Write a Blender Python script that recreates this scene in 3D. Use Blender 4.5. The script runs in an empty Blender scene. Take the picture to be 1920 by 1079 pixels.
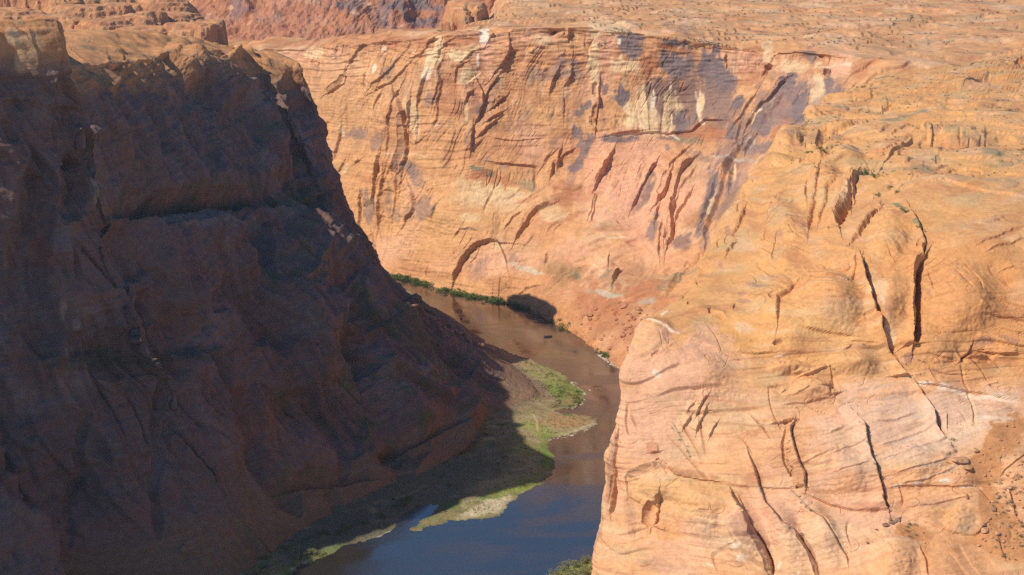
import bpy, math, random
import numpy as np
from mathutils import Vector
SC = bpy.context.scene
COL = SC.collection
random.seed(7)
R = math.radians
# ------------------------------------------------------------------ camera
CH, PITCH, F = 330.0, R(16), 2638.0
cP, sP = math.cos(PITCH), math.sin(PITCH)
def q(px, py, Y):
    """world point on the sight line through a photograph pixel, at depth Y"""
    a = (px-960)/F; b = (py-539.5)/F
    dx, dy, dz = a, cP - b*sP, -sP - b*cP
    t = Y/dy
    return (dx*t, Y, CH+dz*t)
def w(px, py, z=0.0):
    a = (px-960)/F; b = (py-539.5)/F
    dx, dy, dz = a, cP - b*sP, -sP - b*cP
    t = (z-CH)/dz
    return (dx*t, dy*t, z)
def k(px, Y, z):
    d = Y*cP + (CH-z)*sP
    return ((px-960)/F*d, Y, z)
def proj(P):
    x, y, z = P[..., 0], P[..., 1], P[..., 2]-CH
    d = y*cP - z*sP; d = np.maximum(d, 1.0)
    u = y*sP + z*cP
    return 960 + F*x/d, 539.5 - F*u/d
# ------------------------------------------------------------------ noise
_rs = np.random.RandomState(3)
_g = _rs.normal(size=(4096, 3)); _g /= np.linalg.norm(_g, axis=1)[:, None]; _g = _g.astype(np.float32)
def noise(x, y, z):
    """gradient noise, about -1..1"""
    x = np.asarray(x, np.float32); y = np.asarray(y, np.float32); z = np.asarray(z, np.float32)
    x, y, z = np.broadcast_arrays(x, y, z)
    xi = np.floor(x); yi = np.floor(y); zi = np.floor(z)
    fx, fy, fz = x-xi, y-yi, z-zi
    xi = xi.astype(np.int64); yi = yi.astype(np.int64); zi = zi.astype(np.int64)
    sx = fx*fx*fx*(fx*(fx*6-15)+10); sy = fy*fy*fy*(fy*(fy*6-15)+10); sz = fz*fz*fz*(fz*(fz*6-15)+10)
    def c(i, j, l):
        h = ((xi+i)*73856093) ^ ((yi+j)*19349663) ^ ((zi+l)*83492791)
        h = (h ^ (h >> 13))*1274126177
        g = _g[(h ^ (h >> 16)) & 4095]
        return g[..., 0]*(fx-i) + g[..., 1]*(fy-j) + g[..., 2]*(fz-l)
    x00 = c(0,0,0)*(1-sx)+c(1,0,0)*sx; x10 = c(0,1,0)*(1-sx)+c(1,1,0)*sx
    x01 = c(0,0,1)*(1-sx)+c(1,0,1)*sx; x11 = c(0,1,1)*(1-sx)+c(1,1,1)*sx
    a = x00*(1-sy)+x10*sy; b = x01*(1-sy)+x11*sy
    return (a*(1-sz)+b*sz)*1.6
def fbm(x, y, z, o=4, g=.5):
    s = 0; a = 1; f = 1; n = 0
    for i in range(o):
        s = s + a*noise(x*f+i*17.3, y*f, z*f+i*5.1); n += a; a *= g; f *= 2.03
    return s/n
def ridge(x, y, z, o=3):
    s = 0; a = 1; f = 1; n = 0
    for i in range(o):
        s = s + a*(1-np.abs(noise(x*f+i*9.7, y*f, z*f))*2.2); n += a; a *= .5; f *= 2.1
    return s/n
def sstep(a, b, x):
    t = np.clip((x-a)/(b-a), 0, 1); return t*t*(3-2*t)
def terr(v, s=.25):
    """staircase with rounded treads: fractional part eased"""
    i = np.floor(v); f = v-i
    return i + sstep(.5-s, .5+s, f)
# ------------------------------------------------------------------ spline net
def crv(P, n, dens=None):
    """Catmull-Rom along axis 0 of P (K, ..., 3) ; n = list of samples per interval"""
    K = P.shape[0]
    out = []
    for i in range(K-1):
        p0 = P[max(i-1, 0)]; p1 = P[i]; p2 = P[i+1]; p3 = P[min(i+2, K-1)]
        if i == 0: p0 = 2*p1-p2
        if i == K-2: p3 = 2*p2-p1
        t = np.arange(n[i])/n[i]
        if i == K-2: t = np.append(t, 1.0)
        t = t.reshape((-1,)+(1,)*(P.ndim-1))
        tau = .42
        m1 = tau*(p2-p0); m2 = tau*(p3-p1)
        h = (2*t**3-3*t**2+1)*p1 + (t**3-2*t**2+t)*m1 + (-2*t**3+3*t**2)*p2 + (t**3-t**2)*m2
        out.append(h)
    return np.concatenate(out, 0)
def net(cols, nu, nv):
    P = np.array(cols, np.float64)            # (U, V, 3)
    A = crv(P, nu)                            # (NU, V, 3)
    return crv(np.swapaxes(A, 0, 1), nv)      # (NV, NU, 3)
def normals(P):
    du = np.gradient(P, axis=1); dv = np.gradient(P, axis=0)
    n = np.cross(du, dv); n /= np.maximum(np.linalg.norm(n, axis=-1, keepdims=True), 1e-9)
    return n
def blur(A, r):
    for ax in (0, 1):
        k_ = np.ones(2*r+1)/(2*r+1)
        pad = [(0, 0)]*A.ndim; pad[ax] = (r, r)
        B = np.pad(A, pad, mode='edge'); c = np.cumsum(B, axis=ax)
        z = np.zeros_like(np.take(c, [0], axis=ax)); c = np.concatenate([z, c], axis=ax)
        hi = np.take(c, range(2*r+1, c.shape[ax]), axis=ax); lo = np.take(c, range(0, c.shape[ax]-2*r-1), axis=ax)
        A = (hi-lo)/(2*r+1)
    return A
def grid_mesh(name, P, rgb, mat, flip=False, smooth=False):
    nv_, nu_ = P.shape[:2]
    me = bpy.data.meshes.new(name)
    co = P.reshape(-1, 3).astype(np.float32)
    idx = np.arange(nv_*nu_).reshape(nv_, nu_)
    a, b, c, d = idx[:-1, :-1], idx[:-1, 1:], idx[1:, 1:], idx[1:, :-1]
    f = np.stack([a, b, c, d] if not flip else [a, d, c, b], -1).reshape(-1, 4)
    me.vertices.add(len(co)); me.vertices.foreach_set('co', co.ravel())
    me.loops.add(f.size); me.loops.foreach_set('vertex_index', f.ravel().astype(np.int32))
    me.polygons.add(len(f)); me.polygons.foreach_set('loop_start', (np.arange(len(f))*4).astype(np.int32))
    me.polygons.foreach_set('use_smooth', np.full(len(f), smooth, bool))
    me.update()
    at = me.color_attributes.new('Col', 'FLOAT_COLOR', 'POINT')
    c4 = np.ones((len(co), 4), np.float32); c4[:, :3] = np.clip(rgb.reshape(-1, 3), 0, 1)
    at.data.foreach_set('color', c4.ravel())
    o = bpy.data.objects.new(name, me); COL.objects.link(o)
    me.materials.append(mat)
    return o
def mesh_obj(name, V, Fc, mat, smooth=False, parent=None):
    me = bpy.data.meshes.new(name); me.from_pydata([tuple(map(float, v)) for v in V], [], Fc); me.update()
    if smooth: me.polygons.foreach_set('use_smooth', [True]*len(me.polygons))
    me.materials.append(mat)
    o = bpy.data.objects.new(name, me); COL.objects.link(o)
    if parent: o.parent = parent
    return o
# ------------------------------------------------------------------ traced features
def polyd(px, py, pts):
    """distance, signed side (+ = right of travel on screen), fraction along"""
    pts = np.array(pts, float); best = np.full(px.shape, 1e9); side = np.zeros(px.shape); fr = np.zeros(px.shape)
    seg = np.hypot(*(pts[1:]-pts[:-1]).T); L = seg.sum(); acc = 0
    for i in range(len(pts)-1):
        ax, ay = pts[i]; bx, by = pts[i+1]; dx, dy = bx-ax, by-ay
        t = np.clip(((px-ax)*dx+(py-ay)*dy)/(dx*dx+dy*dy), 0, 1)
        ex, ey = px-(ax+t*dx), py-(ay+t*dy); d = np.hypot(ex, ey)
        m = d < best
        best = np.where(m, d, best)
        side = np.where(m, np.sign(dx*(py-ay)-dy*(px-ax)), side)
        fr = np.where(m, (acc+t*seg[i])/L, fr); acc += seg[i]
    return best, side, fr
def carve(D, px, py, feats, jit, gain=1.0):
    """feats: (kind, pts, width_px, depth_m). g = groove, sr / sl = step with the right / left side standing proud, b = bulge ellipse"""
    for ft in feats:
        kind, pts, wd, dp = ft[:4]
        if kind == 'b':
            cx, cy, rx, ry, rot = pts; rr = max(rx, ry)*1.5
            m = (np.abs(px-cx) < rr) & (np.abs(py-cy) < rr)
            if not m.any(): continue
            x, y = px[m]-cx+jit[m]*2, py[m]-cy+jit[m]*2; c, s = math.cos(R(rot)), math.sin(R(rot))
            e = ((x*c+y*s)/rx)**2 + ((-x*s+y*c)/ry)**2
            D[m] += dp*gain*np.sqrt(np.clip(1-e, 0, 1)) if wd == 0 else dp*gain*np.clip(1-e, 0, 1)**2
            continue
        P_ = np.array(pts, float); reach = wd*1.6 + 6
        x0, y0 = P_.min(0)-reach; x1, y1 = P_.max(0)+reach
        m = (px > x0) & (px < x1) & (py > y0) & (py < y1)
        if not m.any(): continue
        d, s, fr = polyd(px[m]+jit[m], py[m]+jit[m]*.6, pts)
        tp = np.clip(np.minimum(fr, 1-fr)*8+.25, 0, 1)**.7
        if kind == 'c':                      # rounded crest
            D[m] += dp*gain*tp*np.clip(1-d/wd, 0, 1); continue
        if kind == 'r':                      # broad ramp rising to the left-hand side of travel, then falling back
            sg = -s*d; D[m] += dp*gain*tp*sstep(-wd*.25, wd*.05, sg)*np.clip(1-np.maximum(sg, 0)/wd, 0, 1); continue
        if kind == 'g':
            wv = wd*tp
            D[m] -= dp*gain*tp*np.clip(1-(d/np.maximum(wv, .5)), 0, 1)**.6
        else:
            sg = s*d*(1 if kind == 'sr' else -1)
            up = sstep(-1.2, 1.6, sg)*np.clip(1-np.maximum(sg, 0)/wd, 0, 1)**1.4
            D[m] += dp*gain*tp*up
    return D
def paint(C, px, py, pats, jx, jy):
    """pats: (colour, strength, cx, cy, rx, ry, rot, soft)"""
    for p_ in pats:
        rgb, st, cx, cy, rx, ry, rot, soft = (tuple(p_)+(0, .3))[:8] if len(p_) == 6 else (tuple(p_)+(.3,))[:8]
        rr = max(rx, ry)*1.7+20
        m = (np.abs(px-cx) < rr) & (np.abs(py-cy) < rr)
        if not m.any(): continue
        x, y = px[m]-cx+jx[m]*min(rx, 30)*.55, py[m]-cy+jy[m]*min(ry, 60)*.4; c, s = math.cos(R(rot)), math.sin(R(rot))
        e = np.sqrt(((x*c+y*s)/rx)**2 + ((-x*s+y*c)/ry)**2)
        rag = .30*jx[m]+.42*jy[m]
        a = (min(1, st*1.1)*sstep(-soft*.9, soft*.9, 1-e+rag*(.45+soft)))[:, None]
        C[m] = C[m]*(1-a) + np.array(rgb)*a
    return C
def paintline(C, px, py, lines, jit):
    for (rgb, st, wd, pts) in lines:
        P_ = np.array(pts, float); x0, y0 = P_.min(0)-wd-6; x1, y1 = P_.max(0)+wd+6
        m = (px > x0) & (px < x1) & (py > y0) & (py < y1)
        if not m.any(): continue
        d, s, fr = polyd(px[m]+jit[m]*2, py[m]+jit[m]*2, pts)
        a = (st*(1-sstep(wd*.4, wd, d)))[:, None]
        C[m] = C[m]*(1-a)+np.array(rgb)*a
    return C
def tagS(o, kind='structure'):
    o['kind'] = kind; return o
# ------------------------------------------------------------------ materials
def new_mat(name):
    m = bpy.data.materials.new(name); m.use_nodes = True
    nt = m.node_tree; b = nt.nodes['Principled BSDF']; return m, nt, b
def N(nt, t, **kw):
    n = nt.nodes.new(t)
    for k_, v in kw.items():
        if k_ in ('operation', 'blend_type', 'data_type', 'attribute_name', 'noise_dimensions', 'distance', 'feature'): setattr(n, k_, v)
        else: n.inputs[k_].default_value = v
    return n
def rock_mat(name, fine=1.0, bump=1.0, con=1.0):
    m, nt, b = new_mat(name); L = nt.links.new
    at = N(nt, 'ShaderNodeAttribute', attribute_name='Col')
    geo = nt.nodes.new('ShaderNodeNewGeometry')
    # fine bedding: noise squeezed across beds whose dip wanders from place to place
    nw = N(nt, 'ShaderNodeTexNoise', Scale=.022*fine, Detail=2.0); L(geo.outputs['Position'], nw.inputs['Vector'])
    sb = N(nt, 'ShaderNodeVectorMath', operation='SUBTRACT'); L(nw.outputs['Color'], sb.inputs[0]); sb.inputs[1].default_value = (.5, .5, .5)
    sc = N(nt, 'ShaderNodeVectorMath', operation='SCALE', Scale=42.0/fine); L(sb.outputs[0], sc.inputs[0])
    av = N(nt, 'ShaderNodeVectorMath', operation='ADD'); L(geo.outputs['Position'], av.inputs[0]); L(sc.outputs[0], av.inputs[1])
    mp = nt.nodes.new('ShaderNodeMapping'); mp.inputs['Scale'].default_value = (.05*fine, .05*fine, .75*fine)
    mp.inputs['Rotation'].default_value = (.10, -.14, 0)
    L(av.outputs[0], mp.inputs['Vector'])
    n1 = N(nt, 'ShaderNodeTexNoise', Scale=1.0, Detail=6.0, Roughness=.58, Distortion=.3); L(mp.outputs[0], n1.inputs['Vector'])
    n2 = N(nt, 'ShaderNodeTexNoise', Scale=.33*fine, Detail=8.0, Roughness=.65); L(geo.outputs['Position'], n2.inputs['Vector'])
    r1 = nt.nodes.new('ShaderNodeMapRange'); r1.inputs[1].default_value = .3; r1.inputs[2].default_value = .7
    r1.inputs[3].default_value = 1-.13*con; r1.inputs[4].default_value = 1+.11*con; L(n1.outputs[0], r1.inputs[0])
    r2 = nt.nodes.new('ShaderNodeMapRange'); r2.inputs[1].default_value = .3; r2.inputs[2].default_value = .7
    r2.inputs[3].default_value = .84; r2.inputs[4].default_value = 1.14; L(n2.outputs[0], r2.inputs[0])
    n3 = N(nt, 'ShaderNodeTexNoise', Scale=1.5*fine, Detail=5.0, Roughness=.75); L(geo.outputs['Position'], n3.inputs['Vector'])
    r3 = nt.nodes.new('ShaderNodeMapRange'); r3.inputs[1].default_value = .3; r3.inputs[2].default_value = .7; r3.inputs[3].default_value = .80; r3.inputs[4].default_value = 1.16; L(n3.outputs[0], r3.inputs[0])
    m0 = N(nt, 'ShaderNodeMath', operation='MULTIPLY'); L(r1.outputs[0], m0.inputs[0]); L(r3.outputs[0], m0.inputs[1])
    mu = N(nt, 'ShaderNodeMath', operation='MULTIPLY'); L(m0.outputs[0], mu.inputs[0]); L(r2.outputs[0], mu.inputs[1])
    vm = N(nt, 'ShaderNodeVectorMath', operation='SCALE'); L(at.outputs['Color'], vm.inputs[0]); L(mu.outputs[0], vm.inputs['Scale'])
    L(vm.outputs[0], b.inputs['Base Color'])
    b.inputs['Roughness'].default_value = .92; b.inputs['Specular IOR Level'].default_value = .15
    ad = N(nt, 'ShaderNodeMath', operation='ADD'); L(n1.outputs[0], ad.inputs[0]); L(n2.outputs[0], ad.inputs[1])
    a2 = N(nt, 'ShaderNodeMath', operation='MULTIPLY_ADD'); L(n3.outputs[0], a2.inputs[0]); a2.inputs[1].default_value = .8; L(ad.outputs[0], a2.inputs[2]); ad = a2
    bp = N(nt, 'ShaderNodeBump', Strength=.5, Distance=.6*bump); L(ad.outputs[0], bp.inputs['Height']); L(bp.outputs[0], b.inputs['Normal'])
    return m
# ================================================================== palette (linear albedo)
ORANGE = (.56, .27, .115); TAN = (.61, .335, .155); PINK = (.66, .37, .235); PALE = (.68, .46, .30); WHITE = (.74, .60, .46)
RED = (.40, .165, .082); DEEP = (.30, .125, .075); VARN = (.235, .150, .125); VARNB = (.185, .145, .150); SOIL = (.50, .225, .10)
GREEN = (.115, .135, .055); SAGE = (.20, .20, .13); DRY = (.38, .30, .16)
def T(o, pts, s=.2778):
    return [(round(o[0]+a*s, 1), round(o[1]+b*s, 1)) for a, b in pts]
A_, B_, C_, D_, E_, F_, G_ = (500,30), (780,30), (1060,30), (1340,30), (600,300), (880,300), (1120,300)
def sr(o, w_, d, *pts): return ('sr', T(o, pts), w_, d)
def sl(o, w_, d, *pts): return ('sl', T(o, pts), w_, d)
def gr(o, w_, d, *pts): return ('g', T(o, pts), w_, d)
def bu(o, cx, cy, rx, ry, rot, d, sharp=1):
    (x, y), = T(o, [(cx, cy)]); return ('b', (x, y, rx*.2778, ry*.2778, rot), sharp, d)
FAR_FEATS = [
 # --- left part of the wall, long leaning joints
 sr(A_, 30, 3.5, (690,170),(640,200),(600,270),(570,330)), sr(A_, 22, 4, (548,380),(540,460),(500,470),(430,520)), gr(A_, 7, 4, (540,400),(520,450),(470,490),(430,520)),
 sr(A_, 14, 2.5, (690,380),(680,430),(668,465)), sr(A_, 14, 2.5, (495,205),(480,250),(490,295)),
 sr(A_, 40, 3, (900,280),(840,360),(790,420),(730,480)), sr(A_, 30, 3, (955,325),(910,380),(860,440),(790,480),(740,510)), sr(A_, 20, 2, (780,520),(740,600),(735,640)),
 sr(A_, 40, 4, (905,490),(880,560),(860,650),(838,740)), sr(A_, 26, 5, (985,560),(975,700),(960,760)), gr(A_, 9, 5, (950,650),(935,760),(930,880),(900,1000),(870,1080)),
 sr(A_, 60, 6, (890,545),(940,640),(945,760),(935,900),(915,1060)), sr(A_, 30, 3, (845,745),(840,830),(830,920)), sr(A_, 20, 3, (780,930),(765,1080)),
 sr(A_, 22, 3.5, (500,760),(485,850),(460,930)), sr(A_, 16, 3, (520,985),(505,1020),(485,1060)), sr(A_, 12, 3, (635,975),(605,995)), gr(A_, 4, 1.5, (548,600),(550,780)),
 sr(A_, 24, 2.5, (1075,420),(1050,500),(1030,600),(1020,720)), sr(A_, 14, 1.5, (1080,240),(960,290),(920,270)),
 sr(E_, 45, 5, (420,0),(400,120),(378,260),(385,300)), sr(E_, 26, 4, (445,80),(430,190),(412,260),(400,420),(388,470)), sr(E_, 20, 3.5, (560,0),(545,80),(525,100)),
 sr(E_, 40, 4, (525,110),(520,260),(500,330),(490,400)), gr(E_, 14, 4.5, (480,200),(462,290),(448,380)), sr(E_, 30, 5.5, (610,200),(640,275),(632,360),(590,420)),
 sr(E_, 12, 3, (818,290),(795,345),(785,400)), sr(E_, 18, 4.5, (285,225),(272,340),(258,460)), sr(E_, 14, 4, (345,490),(362,570),(360,640)), sr(E_, 12, 2, (390,470),(415,550)),
 # --- arch at the foot
 sr(E_, 60, 7, (1200,560),(1140,555),(1080,570),(1010,620),(960,700),(925,770),(910,820)), sr(E_, 12, 2, (1080,500),(1030,475),(970,480),(930,520)),
 # --- upper middle
 sr(B_, 50, 5, (300,130),(170,140),(105,165),(80,200)), sr(B_, 26, 3, (240,160),(190,200),(160,240),(150,290)), sr(B_, 26, 4, (700,95),(620,88),(530,110),(505,150)),
 sr(B_, 40, 7, (635,185),(640,240),(600,300),(560,350)), sr(B_, 22, 2.5, (440,225),(380,240),(325,290)), sr(B_, 26, 2.5, (320,320),(280,345),(262,400),(258,450)),
 sl(B_, 30, 2.5, (500,440),(440,380),(390,420),(330,460),(315,520)), sr(B_, 22, 3, (390,495),(355,520),(330,600)), sr(B_, 34, 4.5, (425,450),(460,520),(455,590),(430,660),(400,720)),
 sr(B_, 22, 4, (560,400),(500,480),(465,570)), sr(B_, 16, 5, (385,745),(380,830),(370,910)), sr(B_, 18, 5, (595,545),(550,590),(510,620)), gr(B_, 8, 3, (590,555),(550,590),(515,615)),
 sr(B_, 16, 4, (580,645),(520,680),(480,710)), sr(B_, 16, 4, (548,700),(480,750),(420,810)), sr(B_, 12, 2, (440,840),(390,890)),
 sr(B_, 20, 3, (160,435),(145,520),(115,600)), sr(B_, 14, 3, (145,600),(140,700),(115,740)), sr(B_, 26, 3, (80,400),(60,460),(35,560)), sr(B_, 30, 3, (170,300),(150,360),(170,440),(165,520),(130,620)),
 sr(B_, 16, 2, (10,740),(0,870)), sr(B_, 14, 2, (60,810),(0,860)), gr(B_, 10, 5, (930,60),(925,90),(915,130)), ('b', (1037, 55, 8, 9, 0), 0, -5), sr(B_, 8, 4, (1035,80),(1030,150)), sr(B_, 8, 3, (998,105),(995,135)),
 sr(B_, 12, 4, (960,360),(930,430),(910,510)), sr(B_, 10, 2.5, (1055,350),(1040,410),(1000,470)), sr(B_, 8, 2, (805,235),(775,260)), sr(B_, 8, 2, (1020,250),(980,272)),
 sr(B_, 10, 1.8, (815,1025),(740,1010),(560,995),(470,980)), sr(B_, 10, 1.8, (840,830),(700,845),(590,835),(510,820)), sr(B_, 10, 4, (985,885),(970,960),(962,1010)), sr(B_, 10, 3, (1060,900),(1000,940),(970,980)),
 sr(B_, 10, 3, (930,990),(915,1060)), sr(B_, 8, 2, (905,925),(865,985)), sr(B_, 30, 2, (1000,540),(1000,680)),
 # --- varnished middle panel
 sr(C_, 16, 6, (232,445),(228,520),(228,600),(205,700),(205,770)), gr(C_, 7, 5, (210,450),(208,540)), gr(C_, 7, 5, (210,600),(198,700),(195,750)), gr(C_, 3, 2, (172,680),(172,720)),
 sr(C_, 14, 3.5, (335,895),(290,990),(235,1079)), sr(C_, 40, 3.5, (500,780),(400,790),(300,810)), sr(C_, 8, 3, (30,80),(22,155)), sr(C_, 10, 2, (48,355),(30,430),(0,460)),
 sr(C_, 30, 3.5, (820,905),(760,970),(700,1050)), sr(C_, 20, 4.5, (865,980),(800,1060)), sr(C_, 14, 3.5, (612,1010),(570,1079)), sr(C_, 60, 2.5, (800,230),(740,205),(600,200)), sl(C_, 60, 3, (420,800),(600,790),(700,795)),
 sr(C_, 8, 1.5, (660,600),(640,780)), sr(C_, 8, 1.2, (545,500),(575,790)), sl(C_, 18, 4, (700,795),(850,780),(940,700),(1040,705)),
 # --- right panel
 sr(D_, 20, 5.5, (485,420),(440,450),(420,510),(380,560),(340,620),(280,660),(235,740),(220,780)), gr(D_, 6, 4, (475,422),(438,460),(420,510),(350,600)), sr(D_, 30, 4, (265,540),(215,640),(180,700),(140,750)),
 sr(D_, 18, 4, (190,735),(170,810),(150,870)), sr(D_, 16, 5, (280,815),(240,870),(215,925)), sr(D_, 34, 6, (190,885),(150,950),(120,1000),(85,1079)), ('b', (1439, 123, 8, 6, -20), 0, -7), sr(D_, 8, 2.5, (345,360),(315,400)),
 ('b', (1539, 99, 8, 8, 30), 0, -6), ('b', (1572, 101, 6, 8, 0), 0, -6), ('b', (1549, 133, 7, 5, -30), 0, -6), ('b', (1482, 88, 8, 6, 0), 0, -6), sr(D_, 10, 4, (1020,225),(990,270)), sr(D_, 8, 4, (72,265),(65,300)),
 sr(D_, 12, 3, (945,470),(915,510)), sr(D_, 18, 3, (155,185),(60,200)), sr(D_, 16, 3, (1040,270),(920,330)), sr(D_, 8, 3, (400,870),(390,940)), sr(D_, 26, 3, (550,740),(480,830),(400,900)),
 sr(D_, 16, 2, (640,490),(625,600)), sr(D_, 26, 2, (560,130),(480,135)), sr(D_, 8, 2.5, (80,100),(45,110)),
 # --- lower right, vertical flutes
 sr(G_, 20, 4, (395,40),(350,120),(290,220),(240,335)), sr(G_, 28, 8, (505,95),(480,180),(440,260),(410,300)), gr(G_, 10, 5, (490,100),(470,190),(435,270)),
 sr(G_, 22, 5, (420,330),(400,430)), sr(G_, 24, 6, (640,15),(590,80),(550,170),(530,260),(515,420)), sr(G_, 24, 7, (545,290),(520,420),(505,540),(480,615)), gr(G_, 9, 5, (520,430),(505,540),(485,600)),
 sr(G_, 20, 4.5, (640,230),(590,330),(530,440)), sr(G_, 16, 4.5, (450,450),(432,560),(425,680)), sr(G_, 14, 3, (470,500),(460,620)), sr(G_, 16, 3, (660,70),(630,130),(560,210)),
 sr(G_, 30, 5, (810,165),(790,290),(740,470)), sr(G_, 30, 6, (920,15),(880,120),(850,240),(800,420),(740,580)), sr(G_, 20, 5, (915,80),(905,200)), sl(G_, 12, 1.8, (580,640),(655,640)),
 sr(G_, 20, 3.5, (75,5),(40,80),(0,170)), sr(G_, 12, 4, (160,755),(125,800),(110,835)), sr(G_, 10, 3, (800,615),(760,680)), sr(G_, 10, 2.5, (720,620),(620,740)), sr(G_, 10, 3, (545,800),(480,880)), sr(G_, 12, 2.5, (640,700),(560,800),(470,900)),
 sr(G_, 8, 2.5, (400,760),(385,790)), ('b', (1155, 588, 5, 4, -40), 0, -3),
 # --- lower middle
 sr(F_, 16, 4, (945,0),(900,90),(865,170),(832,235)), sr(F_, 12, 3, (860,240),(830,320),(800,385)), sr(F_, 10, 3, (870,250),(840,330),(820,400)), sr(F_, 26, 5, (550,305),(470,345),(410,390),(370,460),(315,545)), gr(F_, 8, 2.5, (480,350),(410,400),(380,450)),
 sr(F_, 9, 3, (355,372),(300,400),(248,470)), sr(F_, 10, 4, (525,635),(515,700)), sr(F_, 10, 3, (575,20),(550,110)), sr(F_, 10, 3, (610,0),(600,40)), sr(F_, 9, 2.5, (605,420),(575,470)), sr(F_, 9, 2, (425,505),(365,590)),
 sr(F_, 8, 2, (780,665),(730,690)), sr(F_, 8, 2.5, (945,645),(940,720)), sr(F_, 10, 2, (360,680),(310,695)), sr(F_, 30, 3, (130,530),(190,550),(240,640),(265,720)), sr(F_, 10, 2.5, (480,858),(400,870),(330,910)), sr(F_, 10, 4, (1025,755),(975,835)),
 sr(F_, 20, 2, (450,45),(360,40),(160,25)), ('b', (1055, 505, 24, 13, -25), 1, 4), ('b', (1075, 515, 30, 12, -28), 1, 5), ('b', (850, 300, 30, 60, 5), 1, -4), ('b', (900,150,40,60,20), 1, -6),
 ('b', (1280, 200, 50, 60, 0), 1, -6), ('b', (700, 150, 30, 60, 20), 1, 5), ('b', (1150, 380, 60, 50, 30), 1, 7), ('b', (1440, 200, 20, 60, 30), 1, 6), ('b', (830, 400, 60, 50, 0), 1, 6), ('b', (950, 520, 50, 40, -20), 1, 6),
]
def pp(o, rgb, st, cx, cy, rx, ry, rot=0, soft=.25):
    (x, y), = T(o, [(cx, cy)]); return (rgb, st, x, y, rx*.2778, ry*.2778, rot, soft)
V1 = (.20, .155, .165); V2 = (.27, .165, .13); WT = (.80, .66, .50); CRM = (.70, .50, .29); RDS = (.42, .17, .085); PK = (.68, .36, .23)
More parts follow.
